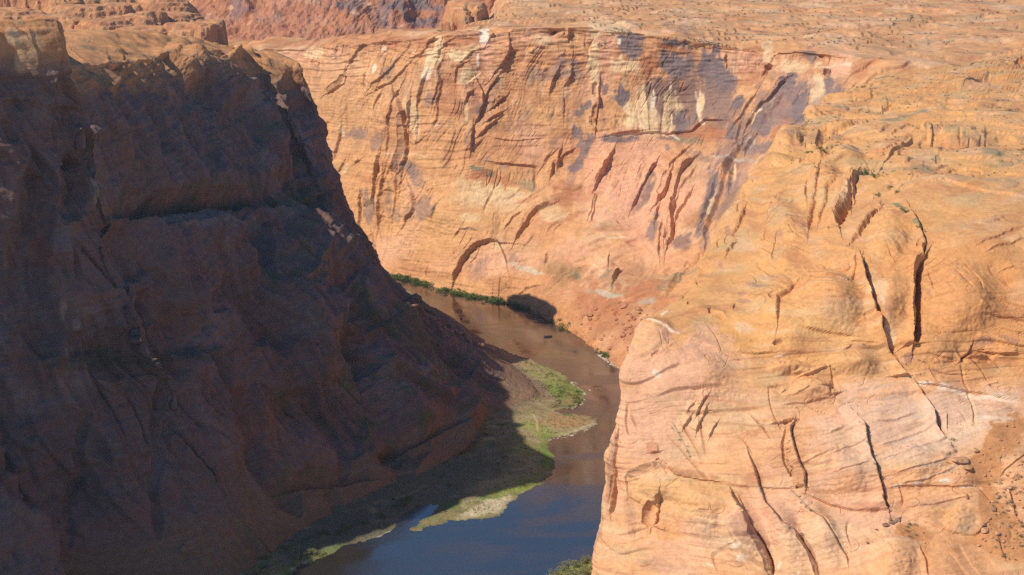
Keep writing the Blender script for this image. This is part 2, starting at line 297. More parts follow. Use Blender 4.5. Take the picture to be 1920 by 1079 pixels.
FAR_PATS = [
 (V2, .75, 1290, 190, 40, 70, 0, .4), (V1, .75, 1262, 120, 34, 30, 0, .4), (V1, .7, 1330, 130, 26, 40, 0, .4), (CRM, .7, 1225, 215, 40, 36, 0, .4), (V2, .6, 1345, 215, 22, 50, 0, .4), (V1, .6, 1480, 200, 40, 50, 20, .5), (V2, .6, 1395, 250, 26, 60, 30, .5),
 (PK, .6, 1180, 350, 110, 70, 30, .5), (PK, .45, 1230, 420, 80, 90, 0, .5), (TAN, .6, 900, 380, 90, 70, 20, .5), (TAN, .5, 830, 420, 90, 50, 0, .5), (CRM, .5, 920, 370, 70, 22, 10, .6),
 (RDS, .6, 1150, 590, 90, 40, 35, .5), (RDS, .55, 1080, 360, 45, 16, 15, .5), (RDS, .5, 930, 335, 40, 12, 15, .5), (RDS, .5, 1230, 560, 60, 25, 40, .5),
 (RED, .4, 700, 80, 200, 12, 0, .5), (RDS, .4, 1100, 110, 150, 14, 0, .6), (TAN, .5, 640, 180, 60, 60, 0, .5), 
 pp(A_, V1, .75, 630, 795, 75, 35), pp(A_, V1, .7, 760, 850, 40, 60, 20), pp(A_, V1, .6, 830, 370, 30, 70, 35), pp(A_, V1, .55, 530, 790, 25, 40), pp(A_, V1, .5, 330, 350, 40, 30), pp(A_, V1, .6, 970, 1040, 40, 60, -25), pp(A_, WT, .8, 745, 360, 12, 32), pp(A_, WT, .5, 785, 225, 18, 30), pp(A_, CRM, .7, 330, 250, 60, 45), pp(A_, CRM, .5, 1000, 700, 40, 150), pp(A_, CRM, .5, 510, 780, 14, 40), pp(A_, CRM, .6, 520, 1030, 16, 45, 20),
 pp(A_, RDS, .5, 850, 180, 70, 30), pp(A_, V2, .6, 905, 960, 30, 150, 5),
 pp(E_, V1, .8, 335, 330, 55, 100, 0, .15), pp(E_, V1, .7, 640, 110, 40, 90, -30), pp(E_, V1, .75, 720, 330, 90, 75, -10), pp(E_, V1, .7, 470, 290, 22, 90, 5), pp(E_, V1, .6, 530, 370, 30, 60), pp(E_, V2, .6, 610, 360, 30, 50), pp(E_, V1, .6, 1020, 480, 50, 12, 10), pp(E_, CRM, .5, 1020, 400, 70, 40), pp(E_, V1, .35, 1040, 760, 70, 60),
 pp(B_, (.80,.70,.56), .9, 462, 150, 38, 62, 0, .15), pp(B_, WT, .95, 417, 300, 9, 42, 0, .15), pp(B_, CRM, .8, 120, 290, 45, 140, 20), pp(B_, CRM, .8, 300, 260, 120, 45, -25), pp(B_, CRM, .7, 350, 400, 90, 50, -20), pp(B_, RDS, .5, 330, 170, 90, 70), pp(B_, RDS, .5, 230, 430, 60, 110), pp(B_, RDS, .45, 230, 580, 90, 90),
 pp(B_, PK, .7, 480, 270, 45, 70), pp(B_, WT, .6, 80, 400, 30, 40, 20), pp(B_, V1, .7, 100, 560, 40, 60, 25), pp(B_, V1, .8, 420, 610, 40, 50, 5, .15), pp(B_, RDS, .5, 400, 540, 45, 90), pp(B_, CRM, .6, 340, 650, 12, 70), pp(B_, V2, .7, 360, 820, 30, 80), pp(B_, V1, .5, 910, 680, 30, 20), pp(B_, V1, .55, 930, 390, 130, 45, -10, .4), pp(B_, V1, .5, 1020, 310, 70, 25), pp(B_, V1, .6, 1065, 790, 20, 50), pp(B_, V1, .5, 480, 965, 25, 25), pp(B_, V1, .5, 590, 1020, 35, 18), pp(B_, V1, .5, 930, 870, 40, 50), pp(B_, V1, .45, 740, 660, 40, 20), pp(B_, PK, .5, 850, 130, 140, 50), pp(B_, CRM, .5, 860, 160, 60, 40), pp(B_, WT, .5, 130, 735, 20, 12), pp(B_, (.2,.2,.1), .5, 450, 1040, 90, 14, 15), pp(B_, RDS, .7, 480, 1065, 60, 20),
 # big stained panel
 pp(C_, CRM, .75, 600, 640, 190, 170, 0, .3), pp(C_, CRM, .7, 190, 330, 45, 190, 0, .4), pp(C_, CRM, .7, 420, 330, 130, 50), pp(C_, PK, .6, 270, 200, 70, 160), pp(C_, CRM, .6, 300, 90, 170, 40, 0, .5), pp(C_, PK, .5, 510, 900, 200, 110, 0, .5),
 pp(C_, V1, .75, 430, 170, 90, 60, 0, .4), pp(C_, V1, .7, 460, 240, 70, 50, 0, .15), pp(C_, WT, .7, 362, 180, 14, 20), pp(C_, V1, .9, 380, 550, 55, 65, 0, .2), pp(C_, V1, .65, 260, 490, 30, 45), pp(C_, V1, .85, 730, 330, 110, 95, 0, .25), pp(C_, V1, .8, 740, 185, 85, 22, 8), pp(C_, RDS, .8, 560, 330, 55, 75, 0, .4), pp(C_, (.45,.19,.09), .8, 720, 225, 120, 14, 12), pp(C_, V2, .85, 590, 480, 45, 90), pp(C_, V2, .8, 640, 560, 22, 110), pp(C_, V2, .6, 700, 480, 90, 60), pp(C_, V1, .85, 770, 720, 65, 85, 0, .3), pp(C_, V1, .6, 860, 690, 45, 60), pp(C_, V2, .6, 960, 500, 60, 220, 0, .3), pp(C_, V1, .85, 985, 330, 90, 110, 0, .3), pp(C_, V2, .6, 1040, 580, 60, 150), pp(C_, CRM, .85, 905, 600, 26, 110, 0, .3), pp(C_, CRM, .8, 700, 690, 22, 100), pp(C_, WT, .7, 710, 480, 8, 40), pp(C_, WT, .7, 590, 560, 16, 70), pp(C_, WT, .9, 925, 722, 18, 16), pp(C_, V1, .75, 380, 835, 110, 22, 0, .5), pp(C_, V1, .65, 700, 825, 60, 14), pp(C_, V1, .7, 100, 640, 30, 50, 35), pp(C_, V1, .7, 150, 600, 30, 30), pp(C_, V1, .7, 85, 785, 32, 38), pp(C_, V1, .65, 100, 950, 40, 130, 25, .3), pp(C_, V1, .6, 160, 860, 26, 70, 15), pp(C_, V1, .6, 60, 370, 60, 60), pp(C_, V1, .5, 30, 310, 50, 20), pp(C_, RDS, .6, 930, 790, 110, 60, 0, .4), pp(C_, SAGE, .5, 850, 845, 90, 20), pp(C_, V2, .35, 800, 100, 60, 60), pp(C_, V1, .5, 680, 890, 20, 40), pp(C_, V2, .5, 900, 950, 120, 30, 15),
 pp(D_, V1, .8, 30, 440, 110, 120, 0, .3), pp(D_, V2, .7, 60, 620, 110, 120, 0, .3), pp(D_, V1, .8, 165, 570, 45, 60), pp(D_, RDS, .5, 200, 440, 90, 30), pp(D_, V1, .75, 330, 720, 60, 110, 0, .2), pp(D_, V2, .5, 330, 560, 80, 70, 30), pp(D_, CRM, .7, 275, 690, 12, 50, 20), pp(D_, WT, .8, 320, 650, 22, 9, -25), pp(D_, WT, .7, 400, 600, 10, 50, 30), pp(D_, WT, .7, 250, 860, 14, 45, 25), pp(D_, V1, .8, 550, 580, 80, 150, -15, .3), pp(D_, V1, .8, 570, 660, 60, 70), pp(D_, RDS, .75, 450, 600, 35, 60, 15), pp(D_, RDS, .75, 480, 710, 50, 35, 30), pp(D_, V1, .75, 790, 520, 90, 60, 0, .3), pp(D_, CRM, .8, 690, 500, 45, 120, 0, .4), pp(D_, PK, .7, 860, 320, 70, 90, 0, .5), pp(D_, CRM, .5, 530, 340, 90, 40), pp(D_, V1, .6, 650, 270, 35, 50), pp(D_, V1, .7, 770, 430, 30, 45), pp(D_, CRM, .6, 350, 240, 45, 60), pp(D_, RDS, .5, 980, 370, 60, 60), pp(D_, RDS, .6, 430, 800, 60, 40), pp(D_, V1, .65, 360, 910, 80, 40), pp(D_, V1, .7, 120, 800, 60, 50), pp(D_, RDS, .7, 20, 790, 60, 40), pp(D_, V2, .6, 130, 1010, 60, 40), pp(D_, V1, .5, 230, 900, 60, 50), pp(D_, WT, .6, 180, 222, 14, 16), pp(D_, RDS, .4, 250, 380, 120, 50),
 pp(G_, V2, .8, 320, 220, 50, 130, 28, .25), pp(G_, V1, .8, 790, 230, 45, 190, 8, .3), pp(G_, V1, .6, 740, 480, 40, 130, 5, .3), pp(G_, V2, .6, 900, 260, 55, 250, 12, .3), pp(G_, CRM, .7, 800, 330, 14, 110, 15), pp(G_, CRM, .7, 930, 110, 10, 90, 5), pp(G_, RDS, .5, 670, 440, 60, 60), pp(G_, V2, .7, 580, 590, 80, 45, 0, .3), pp(G_, V1, .6, 380, 480, 40, 110, 5, .4), pp(G_, PK, .6, 650, 250, 90, 120, 0, .5), pp(G_, PK, .6, 180, 220, 130, 170, 0, .5), pp(G_, V1, .8, 880, 480, 24, 24), pp(G_, RDS, .5, 200, 730, 120, 60, -10), pp(G_, RDS, .7, 150, 950, 180, 80, -25, .5), pp(G_, (.42,.36,.28), .6, 330, 950, 70, 20, -20), pp(G_, (.42,.36,.28), .5, 60, 890, 120, 14, 5), pp(G_, SAGE, .5, 60, 760, 60, 18, -30), pp(G_, SAGE, .4, 500, 830, 100, 20, -45),
 pp(F_, SAGE, .7, 90, 80, 80, 25, 20), pp(F_, RDS, .7, 60, 100, 70, 30, -20), pp(F_, SAGE, .5, 400, 180, 60, 40, 40), pp(F_, RDS, .6, 640, 250, 80, 45, 0), pp(F_, RDS, .5, 420, 270, 70, 25, -25), pp(F_, CRM, .6, 200, 240, 140, 50, 5, .5), pp(F_, CRM, .5, 560, 360, 90, 50), pp(F_, V1, .6, 290, 670, 30, 30), pp(F_, (.32,.2,.1), .6, 570, 740, 90, 40, -25), pp(F_, (.32,.2,.1), .6, 690, 760, 90, 50, -30), pp(F_, SAGE, .6, 735, 785, 25, 20), pp(F_, (.55,.48,.36), .6, 400, 740, 120, 18, 20), pp(F_, (.5,.44,.34), .5, 930, 890, 90, 18, 10), pp(F_, CRM, .5, 200, 580, 40, 40, 40), pp(F_, V1, .4, 60, 700, 90, 40, -30), pp(F_, PK, .5, 700, 600, 150, 100, 0, .6), pp(F_, V1, .5, 740, 30, 40, 30), pp(F_, V1, .4, 680, 120, 40, 60),
]
FAR_LINES = [(WT, .6, 2.5, T(C_, [(290,812),(420,800),(600,792),(700,800),(760,830)])), (WT, .4, 2, T(F_, [(790,540),(900,535),(1079,545)])), ((.5,.46,.4), .6, 4, T(D_, [(0,955),(120,975),(260,985)])), (WT, .4, 1.8, T(D_, [(700,345),(920,330)])), (RDS, .5, 6, T(A_, [(0,240),(200,200),(400,150),(600,130),(900,150),(1079,170)])), (WT, .35, 1.6, T(A_, [(810,925),(940,935),(1079,940)])), (CRM, .6, 3, T(C_, [(560,540),(575,700),(580,790)])), (V2, .6, 3, T(C_, [(550,480),(570,640)])), (V2, .6, 4, T(C_, [(625,560),(640,790)])), (WT, .5, 2, T(C_, [(740,500),(745,600)])), (WT, .5, 2.5, T(C_, [(880,520),(890,650)]))]
K_, M_, O_, Q_, S_ = (0,20), (300,40), (0,300), (350,300), (550,600)
def U(kind, o, w_, d, *pts): return (kind, T(o, pts, .3704), w_, d)
def ub(o, cx, cy, rx, ry, rot, d, sharp=1):
    (x, y), = T(o, [(cx, cy)], .3704); return ('b', (x, y, rx*.3704, ry*.3704, rot), sharp, d)
LEFT_FEATS = [
 # block on the rim at far left, its sunlit face and shaded side
 sr(K_, 70, 5, (400,130),(420,210),(415,260),(400,380),(380,500)), sr(K_, 16, 3, (205,140),(250,280),(265,400)), 
 sr(K_, 40, 6, (545,320),(600,370),(640,440),(760,560)), sr(K_, 30, 5, (735,335),(765,450),(768,550)), sr(K_, 30, 5, (840,370),(850,520),(900,700),(1000,900)),
 sr(K_, 24, 6, (540,770),(520,860),(540,980)), ('c', [(150,235),(153,255),(160,285)], 14, 12), ('c', [(168,236),(176,252)], 8, 6), gr(K_, 26, 9, (480,640),(470,800),(500,950),(560,1079)),
 gr(K_, 20, 5, (110,600),(90,760),(100,900)), gr(K_, 30, 5, (290,620),(280,700),(330,900),(300,1079)),
 # stepped ridge catching the sun
 ('c', [(335,105),(362,135),(395,150),(425,175),(455,185),(480,210),(500,245),(520,300)], 30, 18), ('b', (395, 138, 18, 9, 0), 1, 6), ('b', (450, 178, 16, 7, 0), 1, 6),
 sr(M_, 60, 7, (90,205),(180,230),(260,205),(340,240),(415,270),(430,380),(500,480),(600,500),(660,560),(720,700)), sl(M_, 30, 2, (160,330),(240,430),(350,430),(440,540),(560,580),(700,740)),
 sr(M_, 60, 8, (415,255),(545,175),(600,215),(680,250),(780,260),(830,290),(900,330)), gr(M_, 26, 4, (545,230),(560,420),(640,620)), gr(M_, 30, 5, (850,400),(860,640),(930,860)), gr(M_, 22, 4, (300,430),(330,620),(400,800),(420,980)),
 gr(M_, 22, 4, (190,420),(240,620),(330,830),(400,950)), gr(M_, 18, 3, (540,610),(620,800),(640,1000)), gr(M_, 20, 3, (480,560),(470,760),(560,1000)), sr(M_, 30, 4, (820,360),(870,460),(880,600)), ('b', (555, 127, 8, 7, 0), 0, 5), ('b', (535, 122, 10, 6, 0), 0, 4), ('b', (565, 132, 6, 8, 0), 0, 4),
 # bench below the upper cliff and the slopes under it
 U('sl', Q_, 60, -9, (-300,290),(-100,270),(0,250),(180,225),(330,215),(480,230)), U('g', Q_, 34, 6, (-150,240),(0,215),(200,205),(350,215)), U('g', Q_, 40, 7, (560,60),(520,130),(600,180),(720,210)), U('sr', Q_, 30, 4, (700,60),(730,150),(620,180)),
 U('g', Q_, 26, 6, (330,260),(390,420),(400,560),(430,700),(500,780),(540,940)), U('g', Q_, 12, 3, (370,330),(420,420),(440,500)), U('g', Q_, 60, 10, (740,520),(800,720),(860,900),(920,1079)), U('sr', Q_, 120, 10, (730,500),(790,700),(840,880),(900,1079)),
 U('g', Q_, 50, 7, (720,545),(880,620),(1000,700),(1079,790)), U('sl', Q_, 60, 4, (820,590),(950,720),(1079,860)), U('g', Q_, 40, 6, (200,590),(300,680),(360,800),(440,920)), U('g', Q_, 20, 4, (150,650),(200,760)), U('b', 0, 0, 0) if 0 else ub(Q_, 640, 780, 190, 330, -8, 6), ub(Q_, 600, 380, 260, 110, 0, 5),
 ub(Q_, 120, 640, 90, 120, 0, 5), ub(Q_, 170, 380, 190, 110, 0, 5),
 # left part columns
 U('g', O_, 40, 9, (200,0),(190,200),(150,400),(140,620),(200,860),(260,1000)), U('g', O_, 30, 7, (380,0),(400,150),(330,300)), U('b', 0, 0, 0) if 0 else ub(O_, 495, 150, 40, 150, 5, 6), U('g', O_, 26, 6, (640,120),(760,380),(820,540),(900,700),(980,860)), U('g', O_, 34, 6, (560,370),(650,480),(740,600)),
 U('g', O_, 30, 4, (700,30),(780,140),(820,260)), U('g', O_, 40, 7, (730,660),(820,760),(960,860),(1079,930)), U('sr', O_, 30, 2, (330,870),(340,1000)), U('g', O_, 20, 3, (340,880),(380,900),(380,1000)), U('sl', O_, 30, 2, (340,880),(400,870),(420,900)), ub(O_, 280, 980, 70, 90, 0, 7), ub(O_, 660, 860, 60, 90, 0, 6), ub(O_, 130, 700, 80, 250, 0, 6),
 ub(O_, 900, 780, 60, 130, -15, 5), U('g', O_, 50, 6, (480,960),(600,1000),(800,960),(1000,960)), ub(O_, 960, 360, 60, 200, -15, 5), ub(O_, 330, 450, 80, 140, 0, 6),
 # foot of the cliff
 U('g', S_, 60, 9, (290,0),(330,300),(450,480),(540,640),(560,760)), U('g', S_, 50, 7, (30,330),(60,440),(200,520),(400,600)), ub(S_, 380, 800, 130, 170, 0, 6), ub(S_, 650, 450, 200, 200, 35, 8), ub(S_, 160, 120, 150, 190, 0, 7), ub(S_, 100, 600, 170, 200, 30, 7),
 U('sr', S_, 40, 8, (900,400),(860,520),(850,640),(800,700)), U('sl', S_, 46, -6, (0,860),(200,850),(390,820)), U('sl', S_, 40, -6, (540,660),(700,600),(870,510)), U('g', S_, 30, 6, (530,620),(550,700)), U('g', S_, 14, 3, (180,860),(240,1000)), U('sl', S_, 60, 5, (380,140),(620,300),(800,420)), U('g', S_, 50, 5, (470,0),(640,130),(780,220),(850,330)),
 ('g', [(318,700),(300,790),(306,860),(290,930),(300,1010)], 12, 3.5), ('g', [(168,780),(150,850),(158,900),(130,960),(128,1030)], 10, 3), ('b', (230, 900, 60, 130, 0), 1, 8), ('b', (60, 840, 80, 90, 0), 1, 8), ('b', (400, 860, 80, 130, -20), 1, 9), ('b', (90, 1000, 60, 60, 0), 1, 6), ('b', (341, 1031, 13, 9, 0), 0, 5),
 ('g', [(5,850),(15,900),(50,950),(70,960)], 8, 5), ('g', [(450,720),(480,860),(560,960)], 26, 6), ('g', [(600,740),(640,800),(650,900)], 14, 4),
]
LEFT_FEATS = [f for f in LEFT_FEATS if f]
LEFT_PATS = [
 ((.72,.50,.28), .8, 25, 70, 16, 18, 0, .2), ((.62,.40,.22), .6, 50, 90, 22, 40, 0, .3), ((.66,.5,.36), .6, 116, 575, 9, 22, 0, .3), ((.5,.42,.36), .6, 146, 610, 8, 12, 0, .3), ((.5,.38,.28), .6, 182, 350, 7, 38, 0, .3),  # first two paint the sunlit face of the rim block lighter
 ((.42,.15,.09), .6, 90, 480, 22, 40, 0, .4), ((.42,.17,.10), .6, 385, 515, 30, 22, 0, .4), ((.40,.14,.08), .8, 830, 840, 34, 24, -20, .3), ((.40,.15,.09), .5, 660, 940, 50, 30, 0, .4), ((.42,.16,.10), .5, 470, 800, 40, 40, 0, .5),
 ((.46,.35,.30), .6, 400, 410, 80, 16, 0, .5), ((.46,.33,.28), .55, 540, 395, 50, 12, 0, .5), ((.44,.26,.2), .4, 590, 560, 70, 120, 0, .5), ((.44,.32,.26), .5, 830, 800, 60, 12, -15, .5), ((.42,.3,.24), .5, 720, 700, 60, 30, 30, .5), ((.42,.3,.25), .4, 620, 830, 90, 40, 20, .5),
 ((.12,.13,.08), .7, 440, 372, 110, 9, 0, .5), ((.12,.13,.08), .7, 590, 365, 40, 24, 20, .5), ((.12,.13,.08), .6, 720, 590, 70, 24, 35, .5), ((.12,.13,.08), .6, 200, 680, 120, 16, 0, .5), ((.12,.13,.08), .5, 360, 660, 60, 16, 0, .5), ((.12,.13,.08), .6, 600, 900, 50, 20, 0, .5), ((.12,.13,.08), .5, 560, 750, 50, 20, 30, .5), ((.10,.13,.06), .8, 520, 1010, 90, 40, -25, .5),
 ((.62,.40,.22), .8, 341, 1031, 13, 9, 0, .3), ((.14,.15,.10), .6, 800, 640, 60, 16, 45, .5),  # first patch paints the sunlit spot on the low knob
]
r1, r2, r3, r4, r5, r6, r7, r8 = (1100,780), (1400,780), (1620,780), (1150,480), (1400,480), (1620,480), (1300,180), (1600,180)
RIGHT_FEATS = [
 # ---- cracks of the big dome
 sr(r6, 26, 6, (405,0),(355,80),(355,180),(345,300),(365,370),(360,440),(318,560),(318,600)), gr(r6, 9, 5, (395,10),(365,90),(365,200),(360,320),(368,400),(355,500),(345,600)), sl(r6, 14, 3, (265,620),(290,605),(360,605)),
 sr(r6, 20, 3, (0,30),(15,150),(50,230),(75,330),(100,400),(120,500),(165,600)), gr(r6, 6, 3, (65,265),(88,340),(95,420)), sr(r5, 16, 3, (775,0),(800,80),(815,180),(855,270),(885,400),(920,520),(955,610)), gr(r5, 6, 3, (855,270),(880,400)), sr(r5, 10, 1.2, (740,0),(735,100),(712,180)),
 sr(r6, 14, 2.5, (150,590),(220,680),(298,800)), sl(r6, 12, 2, (180,815),(298,805)), sr(r6, 14, 3, (355,860),(420,970),(480,1079)), sl(r5, 16, 2, (540,178),(600,195),(690,218)), sr(r5, 12, 1.5, (700,80),(650,100)),
 gr(r6, 7, 2.2, (650,708),(700,690),(770,690),(870,702)), sl(r6, 26, -3.5, (650,700),(720,665),(830,655),(870,700)), sr(r6, 12, 1.5, (735,595),(720,640),(645,712)), sl(r6, 14, 2.2, (820,640),(940,660),(1040,660)), sr(r6, 8, 1, (770,320),(830,355)),
 sl(r6, 10, 1.8, (350,860),(480,880),(640,905),(800,930),(900,965),(1030,990)), sl(r6, 10, 1.2, (600,990),(740,1020),(900,1040),(1000,1060)), ('b', (1735, 650, 70, 60, 0), 1, 3), ('b', (1800, 560, 100, 80, 0), 1, 5), ('b', (1670, 560, 40, 90, 10), 1, 4), ('b', (1560, 560, 80, 70, 20), 1, 6),
 sl(r6, 8, .8, (440,765),(540,800),(700,800)), sl(r6, 6, 1, (460,670),(520,690),(600,690)), sl(r6, 8, 1, (830,875),(900,860)), sl(r6, 8, 1, (940,100),(1000,80)), sl(r6, 8, .9, (380,785),(330,790)), sl(r6, 14, 1.2, (820,400),(940,410),(1079,420)),
 # ---- upper dome, r7/r8
 sr(r7, 26, 6, (1079,640),(1010,750),(960,820),(975,865)), sl(r7, 16, -1, (960,830),(975,868)), gr(r7, 9, 4, (1079,660),(1020,760),(980,850)), sr(r8, 24, 5, (30,580),(10,640),(0,690)), sr(r8, 24, 4, (110,500),(60,530),(20,580)),
 sr(r7, 24, 2, (870,540),(850,640),(800,780),(785,900)), sr(r7, 20, 1.6, (990,600),(920,660),(880,760),(850,850)), sl(r7, 14, 2, (860,950),(930,935)), sr(r7, 14, 2, (770,640),(770,710)), ('b', (1550, 340, 34, 50, 25), 1, 4), ('b', (1585, 300, 40, 30, 0), 1, 4),
 gr(r7, 10, 5, (930,240),(880,260),(860,320),(850,350)), sl(r7, 26, -4, (640,255),(740,240),(860,235),(930,245)), sl(r7, 12, 2.2, (880,215),(980,195)), sl(r7, 16, 3, (920,255),(1000,230),(1079,200)), sl(r7, 16, 2.5, (690,350),(730,350),(760,350)), gr(r7, 7, 2.5, (730,310),(755,330)),
 sl(r7, 16, 3, (370,490),(440,450),(500,420)), sr(r7, 18, 3, (770,440),(720,490),(600,490),(540,490)), sl(r7, 14, 2, (740,520),(830,520)), sl(r7, 12, 2, (830,480),(880,460)), ('b', (1450, 305, 45, 12, 0), 1, 3), ('b', (1535, 300, 30, 14, -15), 1, 4), ('b', (1480, 260, 40, 24, -30), 1, 5),
 sl(r7, 12, 1.5, (640,640),(800,640)), sl(r7, 10, 1.2, (860,1010),(1079,1040)), gr(r7, 6, 1.5, (300,770),(335,775)), sr(r7, 12, 2, (355,770),(330,840),(270,920)), sr(r7, 10, 2, (280,1000),(230,1079)), sr(r7, 8, 1.2, (470,1050),(520,1075)),
 sl(r7, 24, 1.5, (720,1050),(520,1010),(400,960),(300,940)), sr(r7, 16, 2, (480,1000),(520,800),(600,650)), ('b', (1470, 420, 60, 50, 30), 1, 5), sl(r7, 18, 2, (800,30),(900,60),(1079,20)), sl(r7, 14, 2, (735,130),(850,140),(1000,110)), sl(r7, 14, 2, (600,310),(660,260),(740,185)),
 sr(r8, 30, 6, (520,285),(400,300),(360,340),(310,370),(270,400),(235,435)), sl(r8, 16, 3, (320,395),(480,385),(600,375)), gr(r8, 8, 3, (600,230),(570,250),(530,262)), sl(r8, 20, 4, (380,280),(520,245),(610,235)), gr(r8, 9, 3.5, (630,300),(580,300),(530,310)), sl(r8, 20, 4, (500,300),(640,290),(720,300)),
 sl(r8, 22, 4.5, (720,300),(800,295),(900,290)), gr(r8, 8, 3, (770,310),(820,325)), gr(r8, 6, 2.5, (850,290),(905,300)), sr(r8, 12, 2.5, (600,340),(570,360),(545,365)), gr(r8, 8, 2, (560,420),(600,400)), sl(r8, 12, 1.8, (330,468),(480,470)), sl(r8, 12, 2.5, (600,515),(700,510),(820,512)), sl(r8, 10, 1.5, (750,470),(860,468)),
 sl(r8, 8, 1.6, (35,372),(105,380)), gr(r8, 7, 3, (110,505),(90,530),(60,545)), sr(r8, 14, 2, (410,565),(350,580),(250,590)), sr(r8, 8, 1, (340,630),(270,670)), sr(r8, 8, 1, (180,660),(130,690)), sr(r8, 20, 3, (165,770),(110,830),(60,910),(0,975)), sl(r8, 12, 2, (90,745),(190,740)), sl(r8, 10, 1.2, (200,765),(330,790)),
 sr(r8, 22, 3.5, (400,790),(450,880),(490,980),(470,1070)), gr(r8, 6, 2, (490,980),(430,1010)), sl(r8, 10, 1.2, (840,1020),(960,960),(1079,900),(1150,880)), sl(r8, 10, 1.2, (900,1060),(1060,1000),(1150,960)), sl(r8, 8, 1, (850,860),(920,850),(1020,820)), ('b', (1670, 440, 50, 60, 20), 1, 4),
 sl(r8, 14, 2, (190,80),(240,55)), gr(r8, 5, 2, (195,78),(245,58)), sl(r8, 10, 1.5, (0,110),(110,85)), sl(r8, 14, 3, (0,20),(130,10)), sl(r8, 10, 1.2, (580,520),(560,480),(480,470)), sl(r8, 18, 1.5, (360,640),(620,600),(900,660),(1150,690)), sl(r8, 8, .8, (330,480),(330,500)), sl(r8, 10, 1.2, (440,60),(560,75),(640,70)),
 ('b', (1805, 157, 44, 12, -5), 1, 4), sl((1400,0), 12, 3.5, (1480,590),(1560,540),(1640,518)), ('b', (1912, 120, 10, 9, 0), 0, -5), sl((1400,0), 20, 3, (1840,430),(1920,415)), sl((1400,0), 14, 2.5, (1690,450),(1840,430)), gr((1400,0), 7, 3, (1860,430),(1920,460)),
 # ---- pink middle slope
 sl(r4, 10, 1.2, (250,470),(350,490),(420,535),(600,580),(720,640),(850,690)), gr(r4, 4, 1.2, (255,670),(310,637)), sl(r4, 10, 1.5, (550,375),(650,385),(750,420)), gr(r4, 5, 2, (640,375),(700,405),(745,420)), gr(r4, 4, 1.5, (500,315),(525,312)), sr(r4, 12, 1.5, (635,940),(590,1010),(555,1075)), sr(r4, 10, 1.3, (635,1010),(600,1070)),
 sr(r4, 8, 1.2, (540,990),(500,1050)), sl(r4, 14, 1.5, (830,640),(950,650),(1079,640)), sr(r4, 10, 1, (900,260),(925,215),(930,180)), sl(r4, 14, 2, (780,370),(820,375)), ('b', (1300, 700, 90, 60, 10), 1, 3), ('b', (1230, 620, 40, 30, 0), 1, 1.5),
 ('b', (1458, 640, 8, 6, 0), 0, -2.2), gr(r5, 4, 1.4, (165,310),(235,262)), sl(r5, 10, 1, (340,930),(410,900)), sl(r5, 10, 1.4, (490,890),(575,880)), sl(r5, 10, 1.2, (530,950),(640,920)), sl(r5, 10, 1.2, (260,1000),(400,990),(560,960)), sl(r5, 12, 1.8, (380,805),(480,775),(550,745)), sr(r5, 8, 1, (265,905),(240,920)), sl(r5, 8, 1, (160,875),(200,885)),
 ('b', (1480, 685, 48, 18, 0), 1, 3.5), ('b', (1525, 730, 50, 28, 0), 1, 4), sl(r5, 8, 1, (700,575),(860,580)), sl(r5, 8, 1, (665,625),(700,605)), ('b', (1600, 680, 60, 25, 5), 1, 3), sl(r5, 18, 1.5, (380,480),(560,510),(720,540)), sr(r5, 30, 2, (330,200),(230,300),(210,440)), gr(r5, 5, 1, (790,410),(880,400)),
 sr(r1, 12, 2, (775,10),(740,100)), sr(r1, 12, 1.6, (700,0),(650,80)), sr(r1, 12, 1.6, (880,40),(830,140)),
 # ---- lower slopes
 sr(r1, 14, 3, (510,520),(495,600),(440,750)), gr(r1, 16, 5, (470,600),(430,640),(425,740)), ('b', (1229, 936, 10, 13, 15), 0, 2), sl(r1, 18, 3, (475,300),(380,320),(300,350),(270,400)), sl(r1, 12, 1.5, (440,250),(490,240)), gr(r1, 4, 1.5, (470,290),(480,300)),
 ('b', (1250, 910, 70, 36, 0), 1, 4), ('b', (1330, 960, 90, 70, 20), 1, 7), sl(r1, 16, 2, (540,330),(600,400),(760,430),(900,445)), sr(r1, 8, 1, (275,400),(272,540)), sl(r1, 8, 1.5, (290,545),(360,590)), sl(r1, 8, 1.5, (450,745),(530,775)),
 sl(r1, 8, 1, (790,655),(860,660)), sl(r1, 8, 1, (960,880),(1050,875)), gr(r1, 4, 1.8, (180,400),(150,500),(140,590)), gr(r1, 4, 1.8, (190,480),(160,660)), sr(r1, 10, 2, (210,100),(200,300),(185,470),(150,680)),
 sr(r1, 14, 3, (985,510),(1040,600),(1079,650)), sr(r2, 30, 7, (0,650),(50,760),(110,860),(150,960),(175,1079)), gr(r2, 7, 4, (60,790),(110,870),(150,980),(165,1079)), ('b', (1400, 1010, 48, 70, -15), 1, 7),
 sr(r2, 14, 3, (20,260),(60,350),(90,470),(140,590),(210,670),(260,740),(330,770),(390,860),(440,940),(470,1000),(480,1079)), gr(r2, 6, 3, (350,800),(420,900),(460,1000),(475,1079)), ('b', (1470, 1000, 36, 90, -25), 1, 5),
 sr(r2, 12, 1.4, (430,640),(520,690),(600,820),(680,930),(685,990)), ('b', (1540, 1000, 36, 80, -25), 1, 3.5), sr(r2, 14, 3, (320,40),(300,100),(320,200),(360,300),(395,370),(398,480)), gr(r2, 4, 1.8, (265,80),(250,200),(255,290),(300,400)), sl(r2, 8, 1.8, (160,60),(240,45),(320,20)), gr(r2, 4, 1.8, (250,45),(310,25)),
 gr(r2, 3.5, 1.5, (330,480),(395,478)), sl(r2, 8, 1.5, (320,480),(400,480)), gr(r2, 3, 1.3, (300,360),(300,410)), sl(r2, 8, 1, (560,112),(660,85)), sr(r2, 20, 3.5, (745,0),(800,80),(840,240),(880,350),(920,500),(958,630)), gr(r2, 4, 2, (925,530),(955,620)), sl(r2, 16, 2, (400,530),(560,590),(740,630),(950,638)),
